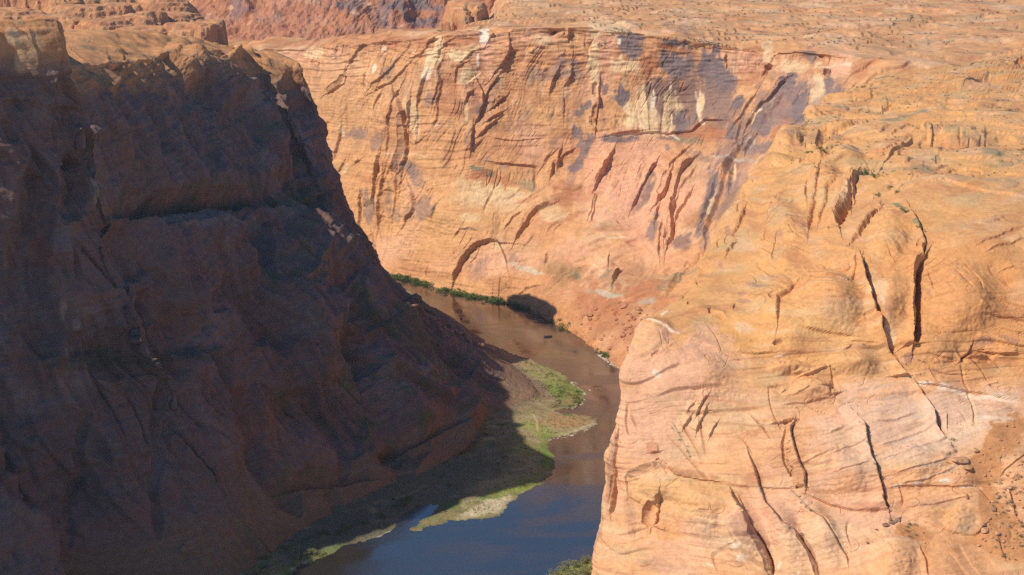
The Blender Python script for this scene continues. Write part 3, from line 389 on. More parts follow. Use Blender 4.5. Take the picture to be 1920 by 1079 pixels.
 ('b', (1590, 880, 70, 50, 10), 1, 4), sl(r2, 8, .8, (600,250),(700,200),(800,170)), sl(r2, 8, .8, (400,310),(560,240)), sl(r2, 8, .8, (600,380),(700,350),(830,320)), sl(r2, 10, 1, (100,480),(300,490)), sr(r3, 20, 4, (470,0),(500,70),(560,165)), gr(r3, 5, 2.5, (475,0),(505,80),(555,160)),
 sl(r3, 7, .8, (120,190),(300,130),(470,80)), sl(r3, 7, .9, (60,50),(200,45),(330,0)), sl(r3, 7, .8, (120,290),(300,240),(520,180)), sl(r3, 7, .8, (200,400),(400,350),(560,300)), sl(r3, 7, .8, (260,460),(420,440),(600,360)), sl(r3, 10, .9, (700,75),(850,50),(920,40)), ('b', (1720, 870, 80, 50, -15), 1, 4),
 sl(r3, 16, 1.4, (200,480),(400,470),(600,490),(740,480)), sl(r3, 14, 1.4, (430,720),(600,790),(760,800),(830,720)), ('b', (1800, 975, 36, 26, -20), 1, 2.5), sr(r3, 8, 1.2, (385,900),(425,980),(435,1070)), sl(r3, 8, 1, (0,640),(100,640),(160,640)), sr(r3, 8, 1.2, (985,510),(1020,600),(1040,670)), sr(r3, 8, 1, (555,0),(565,90)),
 ('b', (1680, 1040, 60, 60, 0), 1, 4), sl(r3, 10, 1, (920,400),(1000,330),(1079,270)), sl(r3, 8, 1, (280,610),(460,600),(700,560)),
]
def rp(o, rgb, st, cx, cy, rx, ry, rot=0, soft=.3): return pp(o, rgb, st, cx, cy, rx, ry, rot, soft)
LV = (.36, .19, .13); OCH = (.52,.34,.15); GRY = (.46,.36,.27); SND = (.50,.235,.10)
RIGHT_PATS = [
 ((.54,.235,.085), .6, 1830, 560, 110, 120, 0, .5), ((.56,.25,.09), .5, 1690, 500, 40, 110, 10, .5), ((.70,.45,.27), .6, 1250, 800, 80, 90, 0, .6), ((.70,.46,.29), .6, 1500, 1000, 150, 60, 0, .6), ((.70,.50,.36), .6, 1760, 800, 110, 50, -10, .6),
 (PINK, .75, 1250, 690, 110, 60, 10, .5), (PINK, .7, 1200, 780, 60, 90, 10, .5), (PINK, .6, 1340, 650, 60, 30, 15, .5), ((.66,.42,.29), .65, 1690, 790, 110, 70, 10, .5), ((.66,.42,.29), .6, 1830, 770, 80, 40, 0, .5), ((.66,.42,.29), .5, 1590, 830, 60, 60, 10, .5),
 (PINK, .7, 1620, 950, 90, 40, 20, .5), (PINK, .7, 1450, 960, 60, 60, 30, .5), (PINK, .5, 1270, 1040, 60, 50, 20, .5), (ORANGE, .5, 1800, 1020, 90, 50, 0, .5), ((.64,.36,.15), .5, 1300, 930, 90, 40, 0, .5),
 ((.60,.29,.12), .6, 1800, 600, 160, 110, 0, .5), ((.60,.29,.12), .5, 1560, 520, 80, 90, 0, .5), (OCH, .7, 1530, 610, 70, 34, 30, .4), (OCH, .5, 1620, 690, 60, 22, 5, .4), (OCH, .5, 1470, 745, 60, 22, 0, .4), (OCH, .4, 1250, 750, 30, 22, 0, .4), (GRY, .6, 1700, 850, 90, 22, -22, .5), (GRY, .5, 1720, 770, 60, 16, -10, .5), (GRY, .5, 1610, 870, 40, 40, 20, .5), (GRY, .5, 1370, 1010, 30, 40, 0, .5), (OCH, .5, 1790, 960, 70, 30, 10, .5), (GRY, .5, 1810, 985, 30, 16, -20, .5),
 rp(r6, LV, .8, 295, 695, 28, 30), rp(r6, LV, .7, 820, 570, 50, 30), rp(r6, LV, .5, 665, 200, 24, 30, 20), rp(r6, LV, .5, 435, 250, 14, 30, -25), rp(r6, LV, .5, 980, 570, 60, 24, 20), rp(r6, LV, .5, 480, 780, 30, 20, 20), rp(r6, LV, .5, 535, 820, 20, 10), rp(r6, LV, .5, 150, 380, 20, 60, -20), rp(r6, (.45,.2,.09), .5, 1000, 380, 120, 60), rp(r6, (.45,.2,.09), .6, 900, 700, 150, 40), rp(r6, GRY, .5, 1040, 220, 60, 80),
 rp(r6, WHITE, .85, 400, 865, 60, 12), rp(r6, WHITE, .75, 520, 890, 40, 30, 20), rp(r6, WHITE, .6, 680, 925, 120, 14, 10), rp(r6, WHITE, .6, 900, 970, 110, 20, 10), rp(r6, PALE, .6, 240, 190, 300, 0.1), rp(r6, PALE, .5, 100, 230, 60, 100, -20), rp(r6, PALE, .5, 100, 330, 30, 50, -20), rp(r6, PALE, .6, 170, 520, 40, 90, -10), rp(r6, PALE, .5, 1000, 1000, 60, 30),
 rp(r7, LV, .7, 230, 910, 20, 26), rp(r7, LV, .5, 600, 970, 40, 20), rp(r7, LV, .5, 690, 850, 40, 12, -30), rp(r7, LV, .5, 760, 930, 12, 60, -20), rp(r4, LV, .6, 870, 260, 40, 14), rp(r4, LV, .6, 890, 310, 50, 14, 10), rp(r4, LV, .5, 720, 60, 16, 20), rp(r4, (.3,.22,.17), .5, 1000, 210, 80, 14, 15), rp(r4, WHITE, .8, 340, 385, 30, 10, -40), rp(r4, WHITE, .7, 290, 800, 30, 24, 20), rp(r4, PALE, .5, 880, 480, 60, 30, 10), rp(r4, GRY, .4, 760, 700, 100, 30, 30), rp(r4, GRY, .35, 360, 950, 70, 60), rp(r4, GRY, .35, 520, 590, 60, 30),
 rp(r5, WHITE, .8, 235, 655, 45, 6, -12), rp(r5, PALE, .6, 640, 205, 40, 8, 10), rp(r5, LV, .4, 220, 560, 24, 16), rp(r5, GRY, .4, 620, 430, 120, 60, 40), rp(r5, (.45,.2,.09), .6, 340, 20, 100, 24, 10), rp(r5, LV, .5, 60, 190, 60, 14, 20),
 rp(r1, LV, .65, 165, 350, 24, 250, 8), rp(r1, LV, .4, 60, 800, 20, 120, 15), rp(r1, PK, .6, 230, 500, 30, 160, 5), rp(r1, RDS, .5, 450, 220, 40, 40), rp(r1, LV, .4, 300, 680, 40, 120), rp(r1, LV, .35, 480, 1000, 160, 60), rp(r1, RDS, .45, 700, 390, 200, 26, 8), rp(r1, GRY, .45, 880, 860, 110, 60), rp(r1, WHITE, .7, 1030, 900, 50, 16), rp(r1, WHITE, .6, 1060, 975, 30, 20), rp(r1, WHITE, .6, 830, 1010, 40, 10, 30), rp(r1, ORANGE, .6, 560, 780, 90, 60),
 rp(r2, RDS, .4, 650, 500, 300, 16, 0), rp(r2, RDS, .4, 850, 610, 120, 30, 0), rp(r2, RDS, .5, 50, 430, 60, 40), rp(r2, LV, .6, 20, 800, 60, 100, -20), rp(r2, WHITE, .7, 220, 1010, 10, 26, 20), rp(r2, WHITE, .7, 350, 1050, 10, 20, 30), rp(r2, RDS, .5, 350, 410, 50, 70), rp(r2, WHITE, .6, 20, 965, 30, 8), rp(r2, RDS, .4, 50, 110, 60, 30, -20), rp(r2, SND, .5, 1050, 780, 50, 50),
 rp(r3, WHITE, .85, 220, 475, 30, 8, -15), rp(r3, WHITE, .8, 360, 465, 40, 6, -5), rp(r3, WHITE, .8, 540, 450, 40, 12), rp(r3, WHITE, .6, 660, 488, 60, 6), rp(r3, SND, .9, 950, 160, 130, 110, -40, .2), rp(r3, SND, .9, 820, 380, 120, 100, -30, .2), rp(r3, SND, .9, 840, 560, 70, 130, 0, .25), rp(r3, SND, .9, 960, 820, 230, 170, 20, .25), rp(r3, SND, .85, 340, 790, 110, 60, 10, .25), rp(r3, SND, .8, 430, 860, 20, 70, 0), rp(r3, SND, .85, 610, 900, 50, 20, -15), rp(r3, SND, .7, 740, 830, 70, 40), rp(r3, SND, .9, 1040, 60, 70, 70, 0, .3), rp(r3, (.42,.26,.15), .5, 700, 760, 120, 36, -10), rp(r3, (.50,.27,.17), .6, 450, 590, 160, 30, 0), rp(r3, (.5,.24,.12), .5, 250, 600, 60, 60),
 rp(r3, WHITE, .5, 900, 20, 120, 12), rp(r3, PALE, .7, 700, 60, 90, 60),
 rp(r8, (.45,.20,.10), .5, 260, 350, 90, 40, -30), rp(r8, (.42,.26,.15), .5, 720, 580, 70, 30), rp(r8, (.42,.26,.15), .5, 920, 570, 70, 50), rp(r8, (.42,.26,.15), .45, 1080, 600, 60, 40, -30), rp(r8, (.48,.22,.11), .4, 600, 640, 160, 20, 5), rp(r8, SAGE, .7, 420, 110, 110, 16, 5), rp(r8, SAGE, .6, 280, 150, 90, 16, 0), rp(r8, SAGE, .6, 950, 370, 80, 22, 5), rp(r8, SAGE, .6, 1050, 440, 90, 14, 0), rp(r8, SAGE, .7, 980, 15, 130, 10, 5), rp(r8, (.16,.2,.1), .8, 310, 750, 46, 14, 30), rp(r8, (.16,.2,.1), .8, 90, 520, 24, 26), rp(r8, (.16,.2,.1), .7, 430, 885, 26, 14, 20), rp(r8, SAGE, .5, 470, 470, 60, 10), rp(r8, (.42,.18,.09), .4, 1000, 940, 160, 20, -20), rp(r8, TAN, .6, 200, 240, 200, 40), rp(r8, TAN, .5, 900, 200, 200, 60),
 rp(r7, (.2,.22,.11), .6, 830, 370, 70, 14, -10), rp(r7, OCH, .5, 700, 320, 90, 50), rp(r7, (.46,.2,.1), .5, 700, 350, 50, 14), rp(r7, OCH, .4, 560, 460, 160, 20, 0), rp(r7, OCH, .4, 850, 460, 40, 40),
]
RIGHT_LINES = [
 (WHITE, .85, 2.2, T(r4, [(250,470),(310,485),(350,490),(385,520),(450,540)])), (SAGE, .6, 1.6, T(r1, [(570,40),(620,120),(660,200),(700,280)])), (SAGE, .6, 1.8, T(r1, [(980,510),(1030,580),(1079,650)])), (SAGE, .7, 2, T(r2, [(745,0),(800,90),(830,200),(870,320),(910,440)])),
 (SAGE, .7, 2, T(r2, [(90,460),(140,590),(210,670),(250,730)])), (SAGE, .7, 2, T(r2, [(300,500),(360,560),(440,650)])), (SAGE, .6, 1.8, T(r2, [(520,690),(600,820),(680,930)])), (SAGE, .5, 1.5, T(r4, [(720,640),(800,680),(850,690)])), (SAGE, .5, 1.5, T(r4, [(700,660),(820,780)])),
 (SAGE, .5, 2, T(r8, [(640,190),(740,210),(830,260),(870,280)])), (SAGE, .5, 2, T(r8, [(430,10),(560,50),(700,100),(760,150)])), (SAGE, .4, 1.6, T(r8, [(870,85),(1000,120),(1100,130)])), ((.3,.2,.14), .6, 1.5, T(r8, [(1150,860),(1000,820),(860,850)])),
 ((.45,.19,.09), .5, 4, T(r1, [(500,330),(640,400),(780,430),(980,460),(1079,480)])), ((.44,.36,.29), .5, 2, T(r3, [(60,60),(240,45),(460,0)])), ((.42,.34,.28), .55, 2.2, T(r3, [(140,190),(330,130),(480,70)])), ((.42,.34,.28), .5, 2, T(r3, [(110,300),(330,240),(540,185)])), ((.42,.34,.28), .5, 2, T(r3, [(280,390),(480,330),(600,290)])), ((.42,.34,.28), .5, 2, T(r3, [(360,450),(520,400),(640,340)])),
 ((.42,.34,.28), .5, 1.8, T(r5, [(700,1000),(860,980),(1079,950)])), ((.42,.34,.28), .5, 1.8, T(r5, [(740,900),(900,890),(1000,870)])), (PALE, .6, 2, T(r3, [(780,50),(900,20),(1010,10)])), ((.5,.25,.15), .5, 3, T(r3, [(0,500),(130,500),(300,480)])),
]
RIGHT_PATS = [p for p in RIGHT_PATS if p[5] > 1]
GRS = (.16, .26, .045); GRL = (.26, .29, .07); DST = (.34, .28, .15); SAN = (.52, .45, .30); RSL = (.40, .22, .11)
FLOOR_PATS = [
 ((.22, .15, .10), .85, 980, 710, 70, 40, 30, .4), ((.11, .15, .04), .8, 1060, 735, 40, 16, 25, .4),  # first patch: brown dirt, darkened where the slope toe lacks shade
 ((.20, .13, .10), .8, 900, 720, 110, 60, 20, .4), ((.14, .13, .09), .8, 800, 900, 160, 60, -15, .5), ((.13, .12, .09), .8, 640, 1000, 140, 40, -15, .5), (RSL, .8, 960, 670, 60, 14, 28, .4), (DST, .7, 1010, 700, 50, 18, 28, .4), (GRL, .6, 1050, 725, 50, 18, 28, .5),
 (GRS, .5, 1060, 742, 40, 12, 20, .5), (RSL, .45, 1075, 750, 20, 10), (DST, .8, 1040, 797, 90, 30, 0, .4), (RSL, .6, 1060, 792, 50, 14, -3, .5), (GRL, .6, 1015, 812, 40, 12, 20, .5), (DST, .7, 1000, 862, 40, 30, 0, .5), (GRS, .9, 1025, 850, 14, 30, 5, .4), (GRL, .6, 985, 850, 26, 14, 0, .5),
 (DST, .8, 935, 915, 60, 14, -18, .4), (GRS, .7, 960, 925, 70, 8, -18, .5), (GRL, .6, 980, 918, 60, 20, -22, .5), (SAN, .9, 925, 950, 50, 12, -18, .4), (SAN, .6, 880, 965, 30, 8, -15, .4), (GRS, .6, 590, 1050, 60, 8, -22, .5), (SAN, .7, 565, 1060, 20, 4, -25, .4),
 ((.62,.42,.28), .8, 1120, 655, 60, 10, 40, .5), (DST, .7, 1150, 675, 20, 12, 30), (GRL, .8, 1090, 1070, 60, 20, 0, .5), (GRL, .6, 780, 522, 50, 10, 0, .5), (GRL, .6, 900, 548, 60, 8, 10, .5), ((.6,.42,.26), .8, 815, 532, 16, 6, 0, .4), ((.62,.42,.28), .7, 1010, 585, 60, 8, 20, .5),
]
FLOOR_LINES = [((.50,.40,.22), .8, 2.4, [(1000,783),(1006,795),(1008,812)]), (SAN, .6, 4, [(1030,825),(1065,815),(1100,802),(1122,790)]), (SAN, .5, 3, [(640,1032),(720,1004),(760,985)]), ((.30,.27,.15), .5, 3, [(700,950),(760,935),(800,915)])]
def lay(C, col, a):
    a = np.clip(a, 0, 1)[..., None]; return C*(1-a) + np.array(col)*a
ROCK_FAR = rock_mat('sandstone_far', .55, 1.0)
ROCK_NEAR = rock_mat('sandstone_near', 1.6, .30, .75)
ROCK_SHADE = rock_mat('sandstone_left', .7, 1.0)

# ================================================================== far canyon wall
def build_far():
    cols = [
     [k(250,1350,-12),k(250,1330,2),k(250,1345,60),k(250,1365,110),k(250,1378,140),k(250,1392,165),k(250,1398,172),k(250,1450,172),k(250,1500,120),k(250,1560,60),k(250,1900,40),k(250,2500,40)],
     [k(510,1310,-12),k(510,1290,2),q(510,400,1312),q(510,260,1325),q(510,180,1335),q(512,108,1345),q(512,95,1350),q(512,88,1385),k(515,1450,110),k(515,1520,60),k(515,1900,40),k(515,2500,40)],
     [k(640,1260,-12),k(640,1235,2),q(640,400,1258),q(640,290,1272),q(640,190,1284),q(640,98,1296),q(640,83,1302),q(640,74,1345),k(640,1430,110),k(640,1500,60),k(640,1900,40),k(640,2500,40)],
     [k(740,1210,-12),w(740,517),q(735,425,1215),q(735,330,1232),q(735,200,1246),q(735,92,1258),q(735,76,1264),q(735,65,1310),k(740,1400,120),k(740,1480,60),k(740,1900,40),k(740,2500,40)],
     [k(860,1145,-12),w(860,549),q(860,440,1160),q(855,320,1190),q(855,200,1208),q(850,85,1222),q(850,66,1230),q(850,58,1270),k(850,1350,185),k(850,1450,130),k(850,1900,60),k(850,2500,40)],
     [k(965,1110,-12),w(965,573),q(970,480,1128),q(970,340,1180),q(960,210,1202),q(955,75,1218),q(955,58,1226),q(955,46,1290),q(955,24,1450),q(955,-6,1660),k(955,2200,215),k(955,4000,215)],
     [k(1063,1045,-12),w(1063,618),q(1080,500,1085),q(1085,340,1168),q(1085,210,1192),q(1080,72,1210),q(1080,52,1220),q(1080,40,1330),q(1080,22,1470),q(1080,-6,1680),k(1100,2200,215),k(1100,4000,215)],
     [k(1115,985,-12),w(1115,655),q(1155,560,1025),q(1190,420,1120),q(1195,265,1178),q(1195,85,1200),q(1195,60,1212),q(1195,45,1320),q(1195,24,1460),q(1195,-4,1660),k(1230,2200,208),k(1230,4000,215)],
     [k(1172,935,-12),w(1170,697),q(1225,600,965),q(1290,440,1085),q(1305,270,1165),q(1310,100,1190),q(1310,76,1202),q(1310,52,1330),q(1310,26,1470),q(1310,-4,1660),k(1380,2200,205),k(1380,4000,215)],
     [k(1245,800,-12),k(1240,850,0),q(1300,600,930),q(1370,440,1045),q(1400,270,1130),q(1420,110,1168),q(1425,88,1182),q(1425,58,1310),q(1425,28,1470),q(1425,-4,1660),k(1500,2200,203),k(1500,4000,215)],
     [k(1330,740,-12),k(1330,770,0),q(1390,560,870),q(1460,430,975),q(1510,280,1080),q(1545,120,1135),q(1555,98,1152),q(1560,62,1300),q(1560,30,1460),q(1560,-4,1650),k(1650,2200,200),k(1650,4000,215)],
     [k(1480,700,-12),k(1480,740,0),q(1540,520,840),q(1610,420,930),q(1660,290,1020),q(1690,150,1090),q(1710,122,1120),q(1720,75,1280),q(1720,36,1430),q(1720,-4,1640),k(1800,2200,198),k(1800,4000,215)],
     [k(1800,700,-12),k(1800,740,0),q(1800,500,840),q(1850,400,930),q(1880,290,1010),q(1900,170,1080),q(1910,125,1130),q(1920,75,1270),q(1920,36,1420),q(1920,-4,1630),k(2100,2200,196),k(2100,4000,215)],
     [k(2500,700,-12),k(2500,740,0),q(2500,500,840),q(2500,400,930),q(2500,290,1010),q(2500,170,1080),q(2500,125,1130),q(2500,75,1270),q(2500,36,1420),q(2500,-4,1630),k(2700,2200,196),k(2700,4000,215)],
    ]
    nu = [30, 70, 70, 85, 85, 80, 75, 80, 85, 85, 85, 60, 30]
    nv = [6, 75, 85, 75, 85, 14, 26, 26, 30, 16, 12]
    P = net(cols, nu, nv)
    n0 = normals(blur(P, 3)); px, py = proj(P)
    x, y, z = P[..., 0], P[..., 1], P[..., 2]
    up = np.clip(n0[..., 2], 0, 1) if n0[..., 2].mean() > 0 else np.clip(-n0[..., 2], 0, 1)
    sgn = 1 if n0[..., 2].mean() > 0 else -1
    n0 = n0*sgn
    wall = sstep(.85, .55, n0[..., 2])
    flat = 1-wall
    s_ = x*.8 - y*.6
    D = 6*fbm(x/70, y/70, z/90, 3)
    # leaning joints: the sheets dip to the left going down
    ls = (x - z*.40) + 9*noise(x/50, y/50, z/40) + 2*noise(x/12, 3, z/14)
    rj = ridge(ls/34, y/120, z/170, 3)
    D += wall*(-3.0*sstep(.6, .95, rj)*sstep(.2, .6, noise(x/60, y/60, z/60)))
    j2 = noise(ls/13, y/60, z/90); D += wall*.9*terr(j2*3, .12)*sstep(.15, .6, noise(x/45+9, y/45, z/45))
    fine = np.clip(1-np.abs(noise(ls/9+4, y/50, z/45))/.07, 0, 1)*sstep(.2, .5, noise(x/26+2, y/26, z/22)); D -= wall*1.5*fine
    fin2 = np.clip(1-np.abs(noise(ls/5+8, y/50, z/24))/.09, 0, 1)*sstep(.25, .5, noise(x/18+2, y/18, z/14)); D -= wall*.8*fin2
    zb = z + 6*noise(x/60, y/60, z/40) - .12*x
    vb = zb/7; D += wall*.9*(terr(vb, .12)-vb)*sstep(-.05, .4, noise(x/40+30, y/40, z/30))
    vb = zb/2.6; D += wall*.3*(terr(vb, .15)-vb)*sstep(-.1, .3, noise(x/25+40, y/25, z/16))
    D += wall*sstep(150, 200, z)*1.3*noise(x/9, y/9, z/2.4)
    zz = z + 5*noise(x/90, y/90, z/60) + .06*x
    D += wall*.5*noise(x/40, y/40, zz/2.6)*sstep(-.1, .5, noise(x/80, 3, z/30))
    D += wall*(.7*fbm(x/6, y/6, z/6, 3) - .5*ridge(ls/4, y/6, z/7, 3)*sstep(-.2, .4, noise(x/22, y/22, z/22)))
    tal = wall*sstep(70, 10, z)*sstep(-20, 60, x)
    D += tal*1.6*np.abs(fbm(x/4.5, y/4.5, z/4.5, 3))*2
    # plateau relief: low ledges
    h = 3.5*fbm(x/90, y/60, 1.3, 4)
    hz = 2.2*terr(h*1.1+.13*noise(x/16, y/11, 2), .10)
    D += flat*(hz + .5*fbm(x/9, y/9, 4, 3) + 3.0*sstep(.15, .6, noise(x/70, y/45, 9)))
    jit = 2.0*noise(x/9, y/9, z/9)+.8*noise(x/3, y/3, z/3)
    D = D + np.where(py < 125, sstep(.75, .95, wall), 1)*carve(np.zeros(D.shape), px, py, [(f[0], f[1], f[2]*(1 if f[0] in 'gb' else 1.5), f[3]*.8) for f in FAR_FEATS], jit)
    P2 = P + n0*D[..., None]
    P2[-1] = P[-1]
    # colour
    C = np.zeros(P.shape); C[:] = (.58, .285, .135)
    big = fbm(x/60, y/60, z/50, 4); st = noise(x/70+3, y/70, zz/5.5); st2 = noise(x/90, y/90, zz/14)
    C = lay(C, TAN, .5+.9*big+.3*st2); C = lay(C, RED, .15*st+.45*sstep(.05, .6, noise(x/35, y/35+7, zz/9))*wall)
    C = lay(C, PINK, .7*sstep(.1, .6, noise(x/55+20, y/55, z/40))*wall)
    var = sstep(.18, .5, fbm(x/30, y/30+5, z/42, 3)+.12*noise(x/5, y/5, z/30))*sstep(60, 110, z)*wall
    C = lay(C, VARN, .28*var)
    stk = sstep(.1, .45, noise(x/3.5, y/3.5, z/60)+.5*noise(x/40, y/40, z/30))*sstep(90, 140, z)*wall; C = lay(C, VARN, .35*stk); C = lay(C, PALE, .4*sstep(.2, .5, noise(x/3+50, y/3, z/70))*wall*sstep(110, 150, z))
    C = lay(C, SOIL, .8*tal); C = lay(C, RED, tal*.7*sstep(-.1, .5, noise(x/9, y/9, z/9)))
    sg = .5*flat*sstep(.1, .5, noise(x/60, y/22, 3)+.35*noise(x/8, y/5, 6))
    C = lay(C, PALE, flat*.5*sstep(-.1, .5, noise(x/50, y/30, 8))); C = lay(C, SAGE, sg*.75)
    C = lay(C, RED, flat*.6*sstep(.2, .5, noise(x/40, y/14, 12)))
    C = paint(C, px, py, [(((.205,.150,.145) if p[0] == V1 else p[0]), min(1, p[1]*((1.15 if p[2] > 1080 else .7) if p[0] in (V1, V2) else 1.1 if p[0] == CRM else 1)))+tuple(p[2:]) for p in FAR_PATS], noise(x/12, y/12, z/12)+.5*noise(x/4, y/4, z/4), 1.1*noise(x/5+5, y/5, z/50)+.6*noise(x/2.2, y/2.2, z/14)+.35*noise(x/14, y/14, z/3))
    C = paintline(C, px, py, FAR_LINES, jit)
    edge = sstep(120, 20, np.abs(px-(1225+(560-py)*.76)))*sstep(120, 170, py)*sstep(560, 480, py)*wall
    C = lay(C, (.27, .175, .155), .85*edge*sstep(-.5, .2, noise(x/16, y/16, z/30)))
    o = grid_mesh('cliff', P2, C, ROCK_FAR, flip=(sgn < 0)); tagS(o); o.name = 'far_canyon_cliff'
    return P2

# ================================================================== left shaded cliff
def build_left():
    cols = [
     [(-330,230,-8),(-340,230,3),(-355,225,50),(-370,222,90),(-385,220,120),(-400,215,180),(-420,212,225),(-435,210,240),(-450,208,243),(-480,205,245),(-560,200,245),(-800,200,245),(-1400,200,245)],
     [(-225,480,-8),(-230,480,3),(-250,478,40),(-270,475,80),(-285,472,110),(-320,468,170),(-350,464,195),(-370,460,208),(-385,460,212),(-410,465,213),(-480,480,213),(-700,500,213),(-1400,520,213)],
     [(-168,545,-8),(-175,545,3),(-196,546,40),(-212,546,80),(-224,546,110),(-255,546,165),(-285,548,205),(-300,550,232),(-310,550,238),(-340,555,240),(-420,570,240),(-600,600,240),(-1400,640,240)],
     [k(180,588,-8),k(160,590,3),k(70,588,40),k(5,586,80),k(-50,584,110),k(-190,582,165),k(-285,582,215),k(-330,584,262),k(-340,588,278),k(-350,596,288),k(-400,620,288),k(-600,680,262),k(-900,800,240)],
     [k(420,612,-8),k(400,618,2),q(290,960,622),q(210,800,622),q(180,700,622),q(90,450,621),q(30,250,621),q(-14,85,621),q(-14,52,624),q(-16,45,632),k(-18,652,236),k(-30,760,238),k(-200,860,190)],
     [k(515,645,-8),w(505,1040,2),q(410,930,645),q(335,790,645),q(312,690,645),q(220,450,642),q(165,250,640),q(116,85,638),q(113,54,642),q(108,47,648),k(98,656,236),k(70,780,228),k(-50,880,190)],
     [k(522,648,-8),w(512,1037,2),q(416,926,648),q(341,786,648),q(318,686,648),q(226,446,646),q(176,250,644),q(128,155,643),q(121,128,648),q(119,121,700),q(116,61,850),k(90,800,236),k(-40,890,190)],
     [k(570,675,-8),w(560,1000,2),q(480,880,682),q(420,740,682),q(390,650,682),q(270,400,674),q(200,250,668),q(140,142,664),q(125,121,666),q(122,100,725),q(118,60,850),k(100,900,236),k(40,960,190)],
     [k(700,720,-8),w(690,925,2),q(620,830,737),q(560,700,745),q(510,600,752),q(400,400,766),q(330,260,778),q(262,135,790),q(250,115,798),q(235,92,830),q(215,60,870),k(210,920,232),k(180,970,190)],
     [k(815,752,-8),w(800,885,2),q(760,790,774),q(690,690,788),q(640,560,800),q(500,392,832),q(430,230,858),q(355,118,878),q(343,97,888),q(335,86,902),q(325,71,925),k(310,945,230),k(260,985,190)],
     [k(885,795,-8),w(872,830,2),q(878,760,825),q(800,640,846),q(690,500,864),q(592,385,892),q(520,240,925),q(457,116,950),q(446,97,958),q(438,92,965),q(425,83,972),k(390,970,222),k(330,995,190)],
     [k(940,835,-8),w(925,778,2),q(900,742,862),q(795,615,902),q(694,488,906),q(630,388,916),q(562,245,928),q(505,123,956),q(494,105,963),q(486,98,969),q(472,92,977),k(425,980,218),k(360,998,190)],
     [k(1030,885,-8),w(1010,735,2),q(930,690,908),q(800,580,924),q(700,480,930),q(640,385,940),q(590,250,952),q(537,130,962),q(528,111,968),q(520,104,974),q(508,98,982),k(450,990,214),k(390,1000,190)],
     [k(948,980,-8),w(925,654,0),q(836,606,984),q(736,527,979),q(692,470,975),q(636,345,972),q(604,222,969),q(574,142,966),q(564,124,970),q(556,119,978),q(540,114,990),k(470,1005,210),k(400,1005,190)],
     [k(850,1110,-8),k(800,1105,0),q(748,552,1080),q(680,482,1055),q(648,430,1042),q(596,340,1030),q(560,240,1020),q(530,160,1010),q(516,136,1008),q(508,130,1010),q(500,126,1012),k(450,1010,203),k(400,1008,190)],
     [k(650,1190,-8),k(640,1180,0),q(600,560,1110),q(550,490,1080),q(520,430,1060),q(480,340,1030),q(450,250,1015),q(420,170,1008),q(410,145,1005),q(405,135,1005),q(400,130,1005),k(390,1005,200),k(380,1000,190)],
     [k(300,1250,-8),k(300,1240,0),q(280,560,1130),q(250,490,1080),q(250,430,1050),q(240,340,1020),q(220,250,990),q(200,170,975),q(200,145,970),q(190,135,970),q(190,130,970),k(190,970,200),k(190,970,190)],
    ]
    nu = [14, 25, 25, 50, 75, 15, 40, 85, 80, 90, 50, 60, 75, 45, 25, 12]
    nv = [5, 100, 95, 65, 105, 90, 75, 14, 16, 22, 14, 8]
    P = net(cols, nu, nv)
    n0 = normals(blur(P, 4)); sgn = 1 if n0[..., 2].mean() > 0 else -1; n0 = n0*sgn
    px, py = proj(P); x, y, z = P[..., 0], P[..., 1], P[..., 2]
    flat = sstep(.72, .9, n0[..., 2])*sstep(180, 205, z); wall = 1-flat
    along = x*.40 + y*.92
    D = wall*7*sstep(225, 150, z)*fbm(x/60, y/60, z/80, 3)
    rj = ridge((along+z*.22)/55, 0, z/110, 3)
    D += wall*(-5.0*sstep(.50, .95, rj)*sstep(-.2, .4, noise(along/70, 4, z/60)))
    rj2 = ridge((along+z*.30)/17+7, 3, z/60, 2)
    D += wall*(-1.8*sstep(.55, .95, rj2)*sstep(-.1, .4, noise(along/40, 8, z/40)))
    zz = z + 4*noise(x/70, y/70, z/50)
    D += wall*1.0*noise(x/45, y/45, zz/4)
    al = along + z*.25 + 6*noise(along/40, 1, z/40)
    fine = np.clip(1-np.abs(noise(al/14+4, 2, z/70))/.08, 0, 1)*sstep(-.1, .35, noise(al/30+2, 5, z/30)); D -= wall*3.0*fine
    j3 = noise(al/24+11, 6, z/150); D += wall*3.4*terr(j3*3, .10)*sstep(-.4, .2, noise(al/50+9, 4, z/60))
    vb = zz/9; D += wall*1.0*(terr(vb, .12)-vb)*sstep(-.05, .4, noise(x/40+30, y/40, z/30))
    vb = zz/3; D += wall*.5*(terr(vb, .15)-vb)*sstep(-.1, .3, noise(x/25+40, y/25, z/16))
    rimz = sstep(185, 215, z)*wall; D += rimz*.9*noise(x/7, y/7, z/6)
    D += wall*(-1.6*ridge(al/7, 3, z/26, 3)*sstep(-.3, .3, noise(al/25, 7, z/30)) - .8*ridge(x/5, y/5, z/6, 3))
    j4 = noise(al/8+30, 6, z/34); D += wall*1.5*terr(j4*3, .08)*sstep(-.1, .3, noise(al/22+9, 4, z/26))
    D += wall*fbm(x/7, y/7, z/7, 3)
    tal = sstep(45, 15, z)
    D *= 1-.8*sstep(160, 70, np.arange(P.shape[0]))[:, None]
    D += tal*.5*np.abs(fbm(x/4, y/4, z/4, 3))*2
    h = 3.0*fbm(x/40, y/40, 1.3, 4)
    D += flat*(1.3*terr(h*1.3, .3) + 1.2*sstep(-.1, .5, noise(x/12, y/12, 5)) + .3*fbm(x/8, y/8, 4, 2))
    jit = 2.5*noise(x/9, y/9, z/9)+.8*noise(x/3, y/3, z/3)
